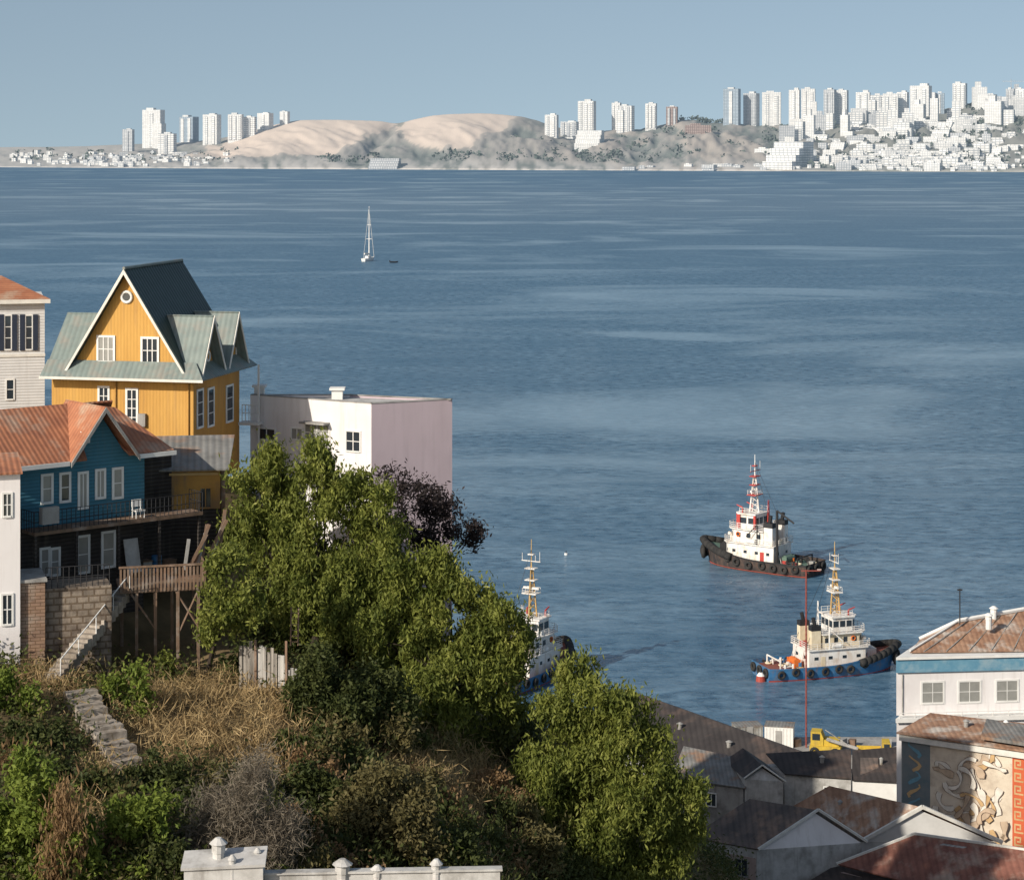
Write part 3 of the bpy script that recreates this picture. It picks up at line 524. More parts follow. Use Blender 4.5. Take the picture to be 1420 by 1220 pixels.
for s_ in (-1,1): MB().slab([(-Wd-.1,2.6,7.75),(-5.4,2.6,7.75),(-5.4,2.6+s_*2.75,4.5),(-Wd-.3,2.6+s_*2.75,4.5)],.12).build('dormer_roof',M['roofgreenY'],e)
for yc,hw,zr in ((1.75,1.95,7.8),(6.3,1.75,7.7)):
    MB().ext([(.03,yc-hw+.15,4.3),(.03,yc+hw-.15,4.3),(.03,yc,zr-.2)],(-3,0,0)).build('gable_wall',M['yellow_side'],e)
    for s_ in (-1,1): MB().slab([(.7,yc,zr),(-2.6,yc,zr),(-2.6,yc+s_*(hw+.2),4.1),(.7,yc+s_*(hw+.2),4.1)],.12).build('dormer_roof',M['roofgreenY'],e)
    g=MB()
    for s_ in (-1,1): g.ext([(.72,yc,zr-.02),(.72,yc+s_*(hw+.2),4.1),(.72,yc+s_*(hw+.2),3.8),(.72,yc,zr-.36)],(.06,0,0))
    g.build('barge_board',M['trim'],e)
MB().box(-.02,.0,0,Dp,-3,4.28).build('side_boards',M['yellow_side'],e).location.x=.012
for px_,py_ in ((147,484),(208,486)): fwin(e,FY,px_,py_,20,32,bars=(2,1),ft=.14,gm=M['glasscurt'] if px_<180 else M['glass'])
cx,cz=FY.front(176,412); f=MB().torus((cx,-.03,cz),(0,1,0),.34,.1).build('round_window',M['white'],e,True); MB().cyl((cx,-.02,cz),(cx,.04,cz),.33,n=16).build('pane',M['glass'],f)
for px_,py_,w_,h_ in ((144,560,11,44),(183,566,12,50)): fwin(e,FY,px_,py_,w_,h_,bars=(1,3),ft=.14,gm=M['glass'])
for px_,py_,w_,h_ in ((277,567,7,50),(292,565,7,50),(318,560,8,48)): swin(e,FY,px_,py_,w_,h_,x=.012,bars=(0,2),ft=.14)
swin(e,FY,331,478,7,32,x=.03,bars=(0,1),ft=.14); y0,z0=FY.side(288,494,.03); MB().torus((.05,y0,z0),(1,0,0),.3,.08).build('round_window',M['white'],e,True)
mbx=FY.front(198,582); MB().box(mbx[0]-.25,mbx[0]+.25,-.25,-.01,mbx[1]-.4,mbx[1]+.4).build('meter_box',M['concrete'],e)
for xx in (-.3,-5.2): MB().tube([(xx,-.08,3.9),(xx,-.08,-1)],.05).build('downpipe',M['ochre'],e)
MB().rail((.1,Dp+.3,.2),(1.3,Dp+.3,.2),1.1,.25,2,.03).box(0,1.4,Dp-.2,Dp+.9,0,.18).box(1.2,1.32,Dp+.25,Dp+.37,-3,4).build('porch',M['white'],e)
FA=Fr(P(222,714,127),8); e=thing('yellow_annex','low yellow outbuilding with grey tin roof below the tall yellow house','outbuilding',FA.o,FA.a)
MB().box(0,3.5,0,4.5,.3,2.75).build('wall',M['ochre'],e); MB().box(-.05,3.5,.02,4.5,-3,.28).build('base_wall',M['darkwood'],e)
MB().slab([(-.9,-.5,2.7),(4.0,-.5,2.7),(4.4,4.8,4.0),(-.6,4.8,4.0)],.1).build('roof',M['roofgrey'],e)
MB().box(-1.2,-.02,.6,4.3,-3,2.6).build('brick_wall',M['brick'],e)
fwin(e,FA,285,690,14,26,bars=(1,0),gm=M['glass'],fm=M['ochre']); MB().box(.3,3.4,-.12,-.02,2.3,2.45).build('pipe',M['shipyellow'],e); MB().box(3.52,3.8,.2,4.2,-3,2.7).build('side_boards',M['wood'],e)
# ------------------------------------------------------------------ blue house
FB=Fr(P(30,815,118),40); e=thing('blue_house','teal blue clapboard house with rusty red roof and long iron balcony','house',FB.o,FB.a)
MB().box(-3,7.65,0,6,3.2,6.85).build('wall',M['blue'],e)
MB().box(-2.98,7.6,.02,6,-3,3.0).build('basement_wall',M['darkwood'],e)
MB().ext([(2.95,-.02,6.85),(6.35,-.02,6.85),(4.65,-.02,9.3)],(0,3.3,0)).build('gable_wall',M['blue'],e)
MB().slab([(-3,-.75,6.75),(3.6,-.75,6.75),(4.6,3.2,9.4),(-3,3.2,9.4)],.1).build('roof',M['rustx'],e)
MB().slab([(-3,7.2,6.75),(9,7.2,6.75),(7.4,3.2,9.39),(-3,3.2,9.39)],.1).build('roof',M['rustx'],e)
MB().slab([(4.65,-.95,9.6),(4.65,3.6,9.6),(2.5,3.6,6.7),(2.5,-.95,6.7)],.1).build('gable_roof',M['rust'],e)
MB().slab([(4.65,-.95,9.6),(4.65,3.6,9.6),(6.8,3.6,6.7),(6.8,-.95,6.7)],.1).build('gable_roof',M['rust'],e)
MB().slab([(6.3,-.7,6.78),(9.2,-.7,6.78),(7.6,3.2,8.95),(5.3,3.2,9.38)],.1).slab([(9.2,-.7,6.78),(9.2,7.2,6.78),(7.6,3.2,8.95)],.1).build('hip_roof',M['rustx'],e)
g=MB()
for xe in (2.5,6.8): g.ext([(4.65,-1.02,9.57),(xe,-1.02,6.68),(xe,-1.02,6.42),(4.65,-1.02,9.27)],(0,.07,0))
g.build('barge_board',M['concrete'],e)
MB().box(-3,2.5,-.85,-.76,6.5,6.74).build('gutter',M['white'],e); MB().box(6.8,9.25,-.85,-.76,6.5,6.74).build('gutter',M['white'],e)
for px_,py_,w_,h_ in ((65,678,11,36),(90,676,10,36),(115,680,9,46),(139,671,9,36),(163,670,10,38)): fwin(e,FB,px_,py_,w_,h_,bars=(1,0) if w_<10 else (0,1),gm=M['glasscurt'] if px_%2 else M['glass'],ft=.14)
fx,fz=FB.front(118,606,-.02); window(e,(fx-.2,-.02,fz-.25),(1,0,0),(0,-1,0),.4,.5,bars=(0,0),ft=.08)
MB().box(0,10.6,-1.5,-.02,3.02,3.2).build('balcony_floor',M['wood'],e)
MB().rail((0,-1.45,3.2),(10.6,-1.45,3.2),1.1,.28,2,.022).rail((10.6,-1.4,3.2),(10.6,0,3.2),1.1,.28,2,.022).rail((0,-1.4,3.2),(0,0,3.2),1.1,.28,2,.022).build('railing',M['iron'],e)
for x_ in (.1,2.6,5.2,7.8,10.4): MB().box(x_-.07,x_+.07,-1.45,-1.31,-1,3.0).build('balcony_post',M['darkwood'],e)
for px_,py_,w_,h_ in ((62,779,9,34),(76,779,9,34),(115,769,13,48),(150,762,14,46)): fwin(e,FB,px_,py_,w_,h_,y=.02,bars=(0,1),gm=M['glasscurt'],ft=.14,name='door' if h_>40 else 'window')
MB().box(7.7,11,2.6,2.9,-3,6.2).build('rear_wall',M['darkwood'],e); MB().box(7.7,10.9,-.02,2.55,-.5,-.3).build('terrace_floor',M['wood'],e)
fx,fz=FB.front(67,714,-1.6); MB().box(fx-.5,fx+.5,-1.9,-1.52,fz-.45,fz+.45).build('air_conditioner',M['concrete'],e)
fx,fz=FB.front(192,688,-.9); ch=thing('balcony_chair','white chair on the iron balcony of the teal house','chair',FB.w(fx,-.9,3.2),FB.a)
MB().box(-.3,.3,-.25,.25,.38,.45).build('seat',M['white'],ch); MB().box(-.3,.3,.2,.26,.6,1.0).build('backrest',M['white'],ch)
for x_ in (-.26,.26):
    for y_ in (-.2,.22): MB().cyl((x_,y_,0),(x_,y_,.38 if y_<0 else 1.0),.03,n=6).build('leg',M['white'],ch)
for i,(x_,lab,sz,mt) in enumerate(((7.9,'grey wooden box on the terrace nearest the teal house',.7,'concrete'),(9.6,'brown wooden box on the terrace beside the leaning planks',.55,'wood'))):
    b_=thing('storage_box',lab,'box',FB.w(x_,.5,-.298),FB.a+.3*i); MB().box(-sz/2,sz/2,-sz/2,sz/2,0,sz).build('body',M[mt],b_); MB().box(-sz/2-.03,sz/2+.03,-sz/2-.03,sz/2+.03,sz+.002,sz+.06).build('lid',M['wood'],b_)
b_=thing('barrel','dark blue barrel on the terrace under the balcony','barrel',FB.w(8.8,.6,-.298)); MB().cyl((0,0,0),(0,0,.9),.3,n=14).build('body',M['hullblue'],b_)
for z_ in (.28,.6): MB().torus((0,0,z_),(0,0,1),.3,.02).build('hoop',M['iron'],b_)
dp=MB().box(-.45,.45,-.03,.03,0,1.9).build('loose_board',M['lightconcrete']); dp.location=FB.w(6.6,-.7,.1); dp.rotation_euler=(R(-14),0,FB.a); tag(dp,'pale board leaning on the dark lower wall of the teal house','board')
FW=Fr(P(28,868,112),17); e=thing('white_house','white rendered house wall cut by the left edge beside the teal house','house',FW.o,FW.a)
MB().box(-7,0,0,4,-3,8.0).build('wall',M['whitewall'],e); MB().slab([(-7.2,-.3,8.0),(.1,-.3,8.0),(.1,3,8.6),(-7.2,3,8.6)],.1).build('roof',M['rustx'],e)
fwin(e,FW,10,700,10,30,bars=(1,1)); fwin(e,FW,10,845,12,40,bars=(1,1))
FG=Fr(P(62,560,150),14); e=thing('grey_house','pale grey clapboard house with navy shutters and red roof at upper left','house',FG.o,FG.a)
MB().box(-9,0,0,8,-3,7.25).build('wall',M['greywall'],e); MB().slab([(-9.4,-.4,7.3),(.35,-.4,7.3),(-2.9,3.2,8.75),(-9.4,3.2,8.75)],.1).slab([(.35,-.4,7.3),(-.6,7.4,7.3),(-2.9,3.2,8.75)],.1).build('roof',M['rust'],e)
MB().box(-9.4,.37,-.46,-.38,7.0,7.28).build('cornice',M['trim'],e); MB().box(-9,.03,-.06,-.005,3.3,3.5).build('string_course',M['trim'],e)
for px_ in (11,40):
    fwin(e,FG,px_,461,8,46,bars=(0,2))
    for s_ in (-9,9):
        a,zb=FG.front(px_+s_-3.5,486); b_,zt=FG.front(px_+s_+3.5,436); MB().box(a,b_,-.09,-.01,zb,zt).build('shutter',M['shutter'],e)
fwin(e,FG,14,540,9,26,bars=(0,1))
# ------------------------------------------------------------------ white and mauve building
ZT=58.2; B_=Pz(515,560,ZT);A_=Vector((-17.5,B_.y+4.95,ZT));C_=Vector((-3.94,142.4,ZT));D_=Vector((-10.8,145.0,ZT)); zb=34
e=thing('apartment_block','flat roofed block with white front and blank mauve side wall','building',(B_.x,B_.y,zb))
def wallquad(a,b,th,z0,z1):
    a=Vector((a.x,a.y,0));b=Vector((b.x,b.y,0)); n_=Vector((b.y-a.y,-(b.x-a.x),0)).normalized(); return MB().ext([a+Vector((0,0,z0)),b+Vector((0,0,z0)),b+Vector((0,0,z1)),a+Vector((0,0,z1))],-n_*th)
wallquad(A_,B_,.3,zb,ZT).build('wall',M['whitewall'],e,world=True)
wallquad(B_,C_,.3,zb,ZT).build('side_wall',M['mauve'],e,world=True)
wallquad(C_+Vector((-.35,.12,0)),D_,.3,zb,ZT-.02).build('rear_wall',M['mauve'],e,world=True); wallquad(D_,A_,.3,zb,ZT).build('rear_wall',M['whitewall'],e,world=True)
MB().slab([A_-Vector((0,0,.12)),B_-Vector((0,0,.12))+Vector((0,.2,0)),C_-Vector((.4,0,.12)),D_-Vector((0,0,.12))],.2).build('roof',M['lightconcrete'],e,world=True)
cp_=MB()
for a,b_ in ((A_,B_),(B_,C_),(C_,D_),(D_,A_)):
    d_=(b_-a).normalized(); n_=Vector((d_.y,-d_.x,0)); cp_.ubox(a,d_,n_,-.02,(b_-a).length,.003,.06,-.3,.03)
cp_.build('coping',M['concrete'],e,world=True)
dAB=(B_-A_); LAB=dAB.length; uAB=dAB.normalized(); nAB=Vector((uAB.y,-uAB.x,0))
def ab(px,py):
    d=Vector(((px-710)/F,1,-(py-YH)/F)); t=(A_-CAM).dot(nAB)/d.dot(nAB); return CAM+d*t
def abwin(px,py,w_,h_,**k):
    o=ab(px-w_/2,py+h_/2); o2=ab(px+w_/2,py+h_/2); o3=ab(px-w_/2,py-h_/2); return window(e,o-e.location,uAB,nAB,(o2-o).length,o3.z-o.z,**k)
abwin(370,601,22,14,bars=(1,0)); abwin(412,601,14,14,bars=(1,0),gm=M['glasscurt']); abwin(440,599,32,22,bars=(3,1),gm=M['glasscurt']); abwin(490,611,18,26,bars=(1,1)); abwin(462,662,18,18,bars=(1,0))
o=ab(440,587); MB().ubox(o-Vector(e.location),uAB,nAB,-1,1,0,.12,.0,.7).build('window_hood',M['concrete'],e)
for px_,py_,r in ((360,549,.33),(468,553,.36)):
    c=Pz(px_,py_+4,ZT-.3); v=MB(); v.box(-r,r,-r,r,0,.8); v.box(-r*1.4,r*1.4,-r*1.4,r*1.4,.8,.95); v.build('roof_vent',M['white'],e).location=c-Vector(e.location)
# ------------------------------------------------------------------ terraces under the blue house
FR=Fr(P(8,930,112),18); e=thing('retaining_wall','old brick and rough stone retaining wall under the white house','wall',FR.o,FR.a)
MB().box(0,2.0,0,3,-4,4.5).build('brick_face',M['brick'],e); MB().box(2.02,5.5,.5,3,-4,4.0).build('stone_face',M['roughstone'],e); MB().box(-.1,2.1,-.1,3,4.5,4.65).build('coping',M['concrete'],e)
MB().rail((2.1,.55,4.0),(5.4,.55,4.0),1.1,.3,2,.025).build('railing',M['iron'],e)
FD=Fr(P(166,818,116),14); e=thing('wooden_deck','wooden deck with plank railing on tall timber posts','deck',FD.o,FD.a)
MB().box(0,4.6,0,3.2,-.2,0).build('floor',M['wood'],e); r_=MB()
for i in range(24): r_.box(i*.195,i*.195+.11,-.05,0,-.15,1.15+random.uniform(-.06,.04))
for i in range(14): r_.box(4.6,4.65,i*.22,i*.22+.12,-.15,1.15)
r_.box(-.05,4.7,-.1,.03,1.15,1.25).build('railing',M['wood'],e)
for x_,y_ in ((.9,.1),(1.9,.1),(3.1,.1),(4.2,.1),(2.9,1.4),(.3,2.8),(4.2,2.8)): MB().box(x_-.08,x_+.08,y_-.08,y_+.08,-5,-.22).build('post',M['wood'],e)
for a_,b_,z_ in ((1.9,.6,-2.2),(4.2,3,-2.2),(3.1,4.2,-2.6)): MB().cyl((a_,.1,z_),(b_,.1,-.25),.06,n=6).build('brace',M['wood'],e)
def flight(name,label,tp,bt_,N_,wdt,mat,rail,jit=0):
    st=thing(name,label,'stairs',bt_); s_=MB(); dr=(bt_-tp); hd=Vector((dr.x,dr.y,0)); hu=hd.normalized(); nn=Vector((-hu.y,hu.x,0))
    if nn.y>0: nn=-nn
    for i in range(N_):
        a=tp+dr*(i/N_); s_.ubox(a+Vector((0,0,random.uniform(-jit,jit))),hu,nn,0,hd.length/N_+.02,-.6,0,-wdt+random.uniform(-jit,jit),random.uniform(-jit,jit))
    s_.build('steps',mat,st,world=True)
    if rail:
        hr=MB().tube([tp+Vector((0,0,.95)),bt_+Vector((0,0,.95))],.035)
        for f_ in (0,.25,.5,.75,1): hr.cyl(tp.lerp(bt_,f_),tp.lerp(bt_,f_)+Vector((0,0,.95)),.03)
        hr.build('handrail',M['white'],st,world=True)
flight('staircase','narrow concrete stairs with thin pale handrail below the deck',P(180,820,116.5),P(84,940,110),18,.9,M['stone'],True,.035)
flight('stone_steps','broken pale stone steps running down the slope below the concrete stairs',P(88,958,108.3),P(158,1062,102.5),12,1.5,M['stone'],False,.12)
rw=MB(); rs=np.random.default_rng(3)
for r_i in range(8):
    for c_i in range(4):
        if rs.random()<.16: continue
        hh_=rs.uniform(.26,.4); x0_=c_i*.55+rs.uniform(-.1,.1)+(r_i%2)*.25; rw.box(x0_,x0_+rs.uniform(.35,.62),rs.uniform(-.3,.2),1.,-2.6+r_i*.36,-2.6+r_i*.36+hh_)
rwo=rw.build('rubble_wall',M['stone']); rwo.location=P(62,985,107.6); rwo.rotation_euler=(R(-14),0,R(10)); tag(rwo,'broken pale rubble wall at the foot of the concrete stairs','wall')
FSd=Fr(P(332,968,116),-10); e=thing('plank_fence','weathered grey plank fence half hidden under the tallest pepper tree','fence',FSd.o,FSd.a)
for i,(x0,x1,zt,mt) in enumerate(((0,.9,2.9,'greywood'),(.95,1.5,3.1,'palewood'),(1.55,2.1,2.7,'greywood'),(2.15,2.6,2.3,'palewood'),(2.65,3.2,1.6,'tin'))):
    b=MB(); xx=x0
    while xx<x1-.05: b.box(xx,xx+.17,-.03+random.uniform(-.03,.03),.02,-2,zt+random.uniform(-.4,.25)); xx+=.185
    b.build('plank_panel',M[mt],e)
for x_ in (.92,2.62): MB().box(x_-.06,x_+.06,-.12,-.04,-2.2,3.2).build('post',M['wood'],e)
MB().box(0,3.2,.03,.1,1.0,1.12).build('rail',M['wood'],e)
lb=P(403,895,116.5); e=thing('ladder','short wooden ladder leaning by the plank fence','ladder',lb)
for x_ in (0,.4): MB().cyl((x_,0,0),(x_,.3,2),.04).build('rail',M['wood'],e)
for i in range(6): MB().cyl((0,.05*i+.03,.3*i+.2),(.4,.05*i+.03,.3*i+.2),.025).build('rung',M['wood'],e)
for i in range(9):
    p=P(256+i*6,790-i*3,119+i*.2); o=MB().box(-.09,.09,-.03,.03,0,1.7+.35*(i%3)).build('loose_plank',M['wood'] if i%3 else M['concrete']); o.location=p; o.rotation_euler=(0,R(8+14*((i*7)%4)/2),R(20)); tag(o,'old timber plank leaning in the pile right of the terrace','plank','planks piled beside the deck')
# ------------------------------------------------------------------ tugboats
def tug(label,loc,deg,L,B,k,hull,deckm,col):
    e=thing('tugboat',label,'tugboat',loc,R(deg)); ST=np.linspace(-1,1,21); rt=random.Random(int(L*100))
    hb=lambda t:(B/2*max(.03,1-max(0,t)**2.7)**.75) if t>0 else B/2*(1-.22*(-t)**4)
    fb=1.5*k; fbow=3.6*k; dk=lambda t: fb+(fbow-fb)*max(0,(t+.15)/1.15)**1.7; bul=.75*k
    def prof(t):
        b=hb(t);d=dk(t); return [(-1.6,.1*b),(-1.1,.75*b),(0,.93*b),(d*.6,b),(d+bul,b*1.04)]
    def pos(t,z,y): return Vector((t*L/2+max(0,t)**3*z*.28,y,z))
    h=MB(); vs=[];fs=[]
    for t in ST:
        pr=prof(t); ring=[pos(t,z,-y) for z,y in reversed(pr)]+[pos(t,z,y) for z,y in pr]; vs+=ring
    r=10
    for i in range(20):
        for j in range(r-1): fs.append((i*r+j,i*r+j+1,(i+1)*r+j+1,(i+1)*r+j))
    fs.append(tuple(range(r))); h.add(vs,fs); h.build('hull',hull,e)
    def hw(t,z):
        pr=prof(t); return float(np.interp(z,[q[0] for q in pr],[q[1] for q in pr]))
    def band(z0f,z1f,o,name,mat):
        b=MB()
        for s in (-1,1):
            vs=[]
            for t in ST:
                z0=z0f(t);z1=z1f(t); vs+=[pos(t,z0,s*(hw(t,z0)+o)),pos(t,z1,s*(hw(t,z1)+o))]
            b.add(vs,[(2*i,2*i+1,2*i+3,2*i+2) for i in range(20)])
        return b.build(name,mat,e)
    band(lambda t:-.4,lambda t:.28*k,.03,'boot_stripe',col['boot'])
    band(lambda t:dk(t)+bul-.28*k,lambda t:dk(t)+bul+.02,.04,'rail_stripe',col['stripe'])
    d=MB(); vs=[]
    for t in ST: vs+=[pos(t,dk(t),-hw(t,dk(t))*.98),pos(t,dk(t),hw(t,dk(t))*.98)]
    d.add(vs,[(2*i,2*i+1,2*i+3,2*i+2) for i in range(20)]); d.build('deck',deckm,e)
    ff=MB(); pts=[]
    for t in list(np.linspace(.35,1,9)): pts.append(pos(t,dk(t)+bul*.4,hw(t,dk(t))+.3*k))
    pts2=[Vector((p.x,-p.y,p.z)) for p in reversed(pts)]; ff.tube(pts+[pts[-1]+Vector((.45,-pts[-1].y,0))]+pts2,.68*k,8); ff.build('bow_fender',M['rubber'],e,True)
    tt=list(np.linspace(-.85,.45,7))
    for s in (-1,1):
        for t in tt: MB().torus(pos(t+rt.uniform(-.04,.04),dk(t)*.75+rt.uniform(.0,.4),s*(hw(t,dk(t)*.7)+.22)),(rt.uniform(-.15,.15),1,rt.uniform(-.1,.1)),.52*k,.24*k).build('tyre_fender',M['rubber'],e,True)
    MB().torus(pos(1,dk(1)*.55,0)+Vector((.6*k,0,0)),(1,0,0),.9*k,.44*k).build('tyre_fender',M['rubber'],e,True)
    for y_ in (-1.8*k,1.8*k): MB().torus(pos(.9,dk(.9)*.6,y_)+Vector((1.0*k,0,0)),(1,.5*(1 if y_>0 else -1),0),.8*k,.4*k).build('tyre_fender',M['rubber'],e,True)
    for y_ in (-.28*B,0,.28*B): MB().torus(Vector((-L/2-.2,y_,fb*.9)),(1,0,0),.6*k,.25*k).build('tyre_fender',M['rubber'],e,True)
    def house(x0,x1,hwid,ch): return [(x0,-hwid),(x1-ch,-hwid),(x1,-hwid+ch),(x1,hwid-ch),(x1-ch,hwid),(x0,hwid)]
    z1=4.6*k;z2=7.0*k;z3=9.6*k
    def wins(poly,z,h,nper,name,parent,mat=M['glass'],w=.62):
        n_=len(poly)
        for i in range(n_):
            a=Vector((*poly[i],0));b=Vector((*poly[(i+1)%n_],0)); l=(b-a).length; c=max(1,int(l/nper)); u=(b-a)/l; nrm=Vector((u.y,-u.x,0))
            for j in range(c):
                x=(j+.5)*l/c; ww=l/c*w; MB().ubox(a+Vector((0,0,z)),u,nrm,x-ww/2,x+ww/2,0,h,-.03,.03).build(name,mat,parent)
    p1=house(-.19*L,.28*L,.36*B,.9*k); p2=house(-.08*L,.245*L,.29*B,.9*k); p3=house(.01*L,.195*L,.245*B,.8*k)
    a=MB().prism(p1,fb*.8,z1).build('deckhouse',col['house'],e); wins(p1,fb+1.5*k,.5*k,2.2*k,'porthole',a,w=.28)
    for s in (-1,1): MB().box(-.10*L,-.10*L+.8*k,s*.36*B-.03,s*.36*B+.03,fb+.1,fb+2.0*k).build('door',col['door'],a)
    MB().prism([(x*1.06,y*1.12) for x,y in p1],z1,z1+.14).build('boat_deck',col['trim'],e)
    b=MB().prism(p2,z1+.14,z2).build('upper_house',col['house2'],e); wins(p2,z1+1.0*k,.8*k,1.7*k,'window',b,w=.4)
    MB().prism([(x*1.08,y*1.2) for x,y in p2],z2,z2+.14).build('bridge_deck',col['trim'],e)
    c=MB().prism(p3,z2+.14,z3).build('wheelhouse',col['wheel'],e); wins(p3,z2+.95*k,1.1*k,1.15*k,'window',c,w=.78)
    if col.get('pillar'):
        for x,y in p3: MB().box(x-.2,x+.2,y*1.03-.2,y*1.03+.2,z2+.14,z3).build('pillar',col['pillar'],c)
    MB().prism([(x+.25*(1 if x>.1*L else -1),y*1.16) for x,y in p3],z3,z3+.22*k).build('wheelhouse_roof',col['roof'],e)
    for i_,(pl,z,sx,sy) in enumerate(((p1,z1+.14,1.04,1.1),(p2,z2+.14,1.06,1.18))):
        rl=MB()
        for i in range(len(pl)): rl.rail((pl[i][0]*sx,pl[i][1]*sy,z),(pl[(i+1)%len(pl)][0]*sx,pl[(i+1)%len(pl)][1]*sy,z),1.0*k,1.3,3,.04)
        rl.build('railing',col['rail'] if i_==0 else col['rail2'],e)
    for q in ((0,1),(5,4)): MB().rail((p3[q[0]][0],p3[q[0]][1],z3+.2*k),(p3[q[1]][0],p3[q[1]][1],z3+.2*k),.9*k,1.2,2,.035).build('roof_railing',col['rail2'],e)
    for s in (-1,1):
        x=-.13*L; y=s*.25*B; fo=MB().prism([(x-.85*k,y-.6*k),(x+.85*k,y-.6*k),(x+.85*k,y+.6*k),(x-.85*k,y+.6*k)],z1+.14,z2+1.6*k).build('funnel',col['funnel'],e)
        MB().cyl((x,y,z2+1.6*k),(x-.25,y,z2+2.9*k),.34*k).build('exhaust_pipe',M['black'],fo)
        MB().box(x-.88*k,x+.88*k,y-.63*k,y+.63*k,z2+.8*k,z2+1.62*k).build('funnel_top',M['black'],fo)
    am=MB()
    for dy in (-.35,.35): am.cyl((-.06*L,dy*k,z2+.14),(-.06*L,dy*.4*k,z3+2.6*k),.09*k,.06*k,5)
    for q in range(5): zq=z2+.3+(z3+2.4*k-z2)*q/5; am.cyl((-.06*L,-.35*k*(1-.1*q),zq),(-.06*L,.35*k*(1-.1*q),zq+.7*k),.05*k,n=4)
    am.build('aft_mast',col['mast2'],e)
    xm=.07*L; zt=col['top']; zb_=z3+.2*k; ma=MB()
    for dx,dy in ((.7,.6),(.7,-.6),(-.8,0)): ma.cyl((xm+dx*k,dy*k,zb_),(xm+dx*.25,dy*.25,zb_+(zt-zb_)*.62),.15*k,.1*k,6)
    for q in range(7):
        f_=q/7; z=zb_+(zt-zb_)*.62*f_; s=1-.75*f_; f2=(q+1)/7; zz2=zb_+(zt-zb_)*.62*f2; s2=1-.75*f2
        ma.cyl((xm+.7*k*s,.6*k*s,z),(xm+.7*k*s2,-.6*k*s2,zz2),.06).cyl((xm+.7*k*s,-.6*k*s,z),(xm-.8*k*s2,0,zz2),.06).cyl((xm-.8*k*s,0,z),(xm+.7*k*s2,.6*k*s2,zz2),.06)
    mo=ma.build('mast',col['mast'],e)
    MB().cyl((xm,0,zb_+(zt-zb_)*.6),(xm,0,zt),.12*k,.05,6).build('topmast',col['top_c'],mo)
    for f_,w_ in ((.3,1.3),(.47,.9),(.62,.9),(.8,.5)): MB().box(xm-w_*k*.7,xm+w_*k*.7,-w_*k,w_*k,zb_+(zt-zb_)*f_,zb_+(zt-zb_)*f_+.14).build('mast_platform',col['mast2'],mo)
    for xs in (-.8,.8): MB().rail((xm+xs*k,-1.2*k,zb_+(zt-zb_)*.3+.1),(xm+xs*k,1.2*k,zb_+(zt-zb_)*.3+.1),.8*k,.5,2,.035).build('platform_railing',col['rail2'],mo)
    MB().box(xm-.15,xm+.15,-1.4*k,1.4*k,zb_+(zt-zb_)*.33+.3,zb_+(zt-zb_)*.33+.6).cyl((xm,0,zb_+(zt-zb_)*.3),(xm,0,zb_+(zt-zb_)*.33+.3),.15).build('radar',M['shipwhite'],mo)
    MB().cyl((xm-.1,-1.7*k,zb_+(zt-zb_)*.72),(xm-.1,1.7*k,zb_+(zt-zb_)*.72),.07).build('yardarm',col['mast2'],mo)
    for dy,hh in ((-1.6,1.6),(1.6,1.2),(-.8,1.0)): MB().cyl((xm-.1,dy*k,zb_+(zt-zb_)*.72),(xm-.1,dy*k,zb_+(zt-zb_)*.72+hh*k),.04,n=4).build('aerial',M['shipwhite'],mo)
    for y_ in (-.28*B,.28*B): MB().cyl((xm,0,zt*.93),(-.2*L,y_,z1),.025,n=4).build('stay',M['iron'],mo)
    for s in (-1,1):
        MB().cyl((.14*L,s*.2*B,z3+.2*k),(.14*L,s*.2*B,z3+1.1*k),.16*k).cyl((.14*L,s*.2*B,z3+1.1*k),(.14*L+1.2*k,s*.2*B,z3+1.5*k),.14*k,.09*k).build('fire_monitor',M['red'],e)
        MB().cyl((-.02*L,s*.36*B,z1+.6*k),(.05*L,s*.36*B,z1+.6*k),.42*k,n=10).build('life_raft',M['shipwhite'],e,False)
        MB().cyl((-.30*L,s*.28*B,fb),(-.30*L,s*.28*B,fb+1*k),.2*k).cyl((-.36*L,s*.28*B,fb),(-.36*L,s*.28*B,fb+1*k),.2*k).cyl((-.28*L,s*.28*B,fb+.6*k),(-.38*L,s*.28*B,fb+.6*k),.12*k).build('bollard',col['bitt'],e)
        MB().torus((.16*L,s*(.29*B+.08),z2-.9*k),(0,1,0),.36*k,.1*k).build('lifebuoy',M['orange'],e,True)
        MB().cyl((.25*L,s*.2*B,z1+.14),(.25*L,s*.2*B,z1+1.3*k),.2*k).cyl((.25*L,s*.2*B,z1+1.2*k),(.25*L+.5*k,s*.2*B,z1+1.3*k),.28*k,.34*k).build('ventilator',col['trim'],e)
        MB().cyl((-.04*L,s*.38*B,z1+.14),(-.04*L,s*.38*B,z2+1.2*k),.12*k).cyl((-.04*L,s*.38*B,z2+1.2*k),(.05*L,s*.44*B,z1+1.5*k),.09*k).build('davit',col['cranec'],e)
        ld_=MB()
        for xx in (0,.5*k): ld_.cyl((-.195*L-.9*k,s*.18*B+xx,fb),(-.195*L,s*.18*B+xx,z1+.5),.04)
        for q in range(6): zf=q/6; ld_.cyl((-.195*L-.9*k*(1-zf),s*.18*B,fb+(z1-fb)*zf+.2),(-.195*L-.9*k*(1-zf),s*.18*B+.5*k,fb+(z1-fb)*zf+.2),.03)
        ld_.build('ladder',col['rail'],e)
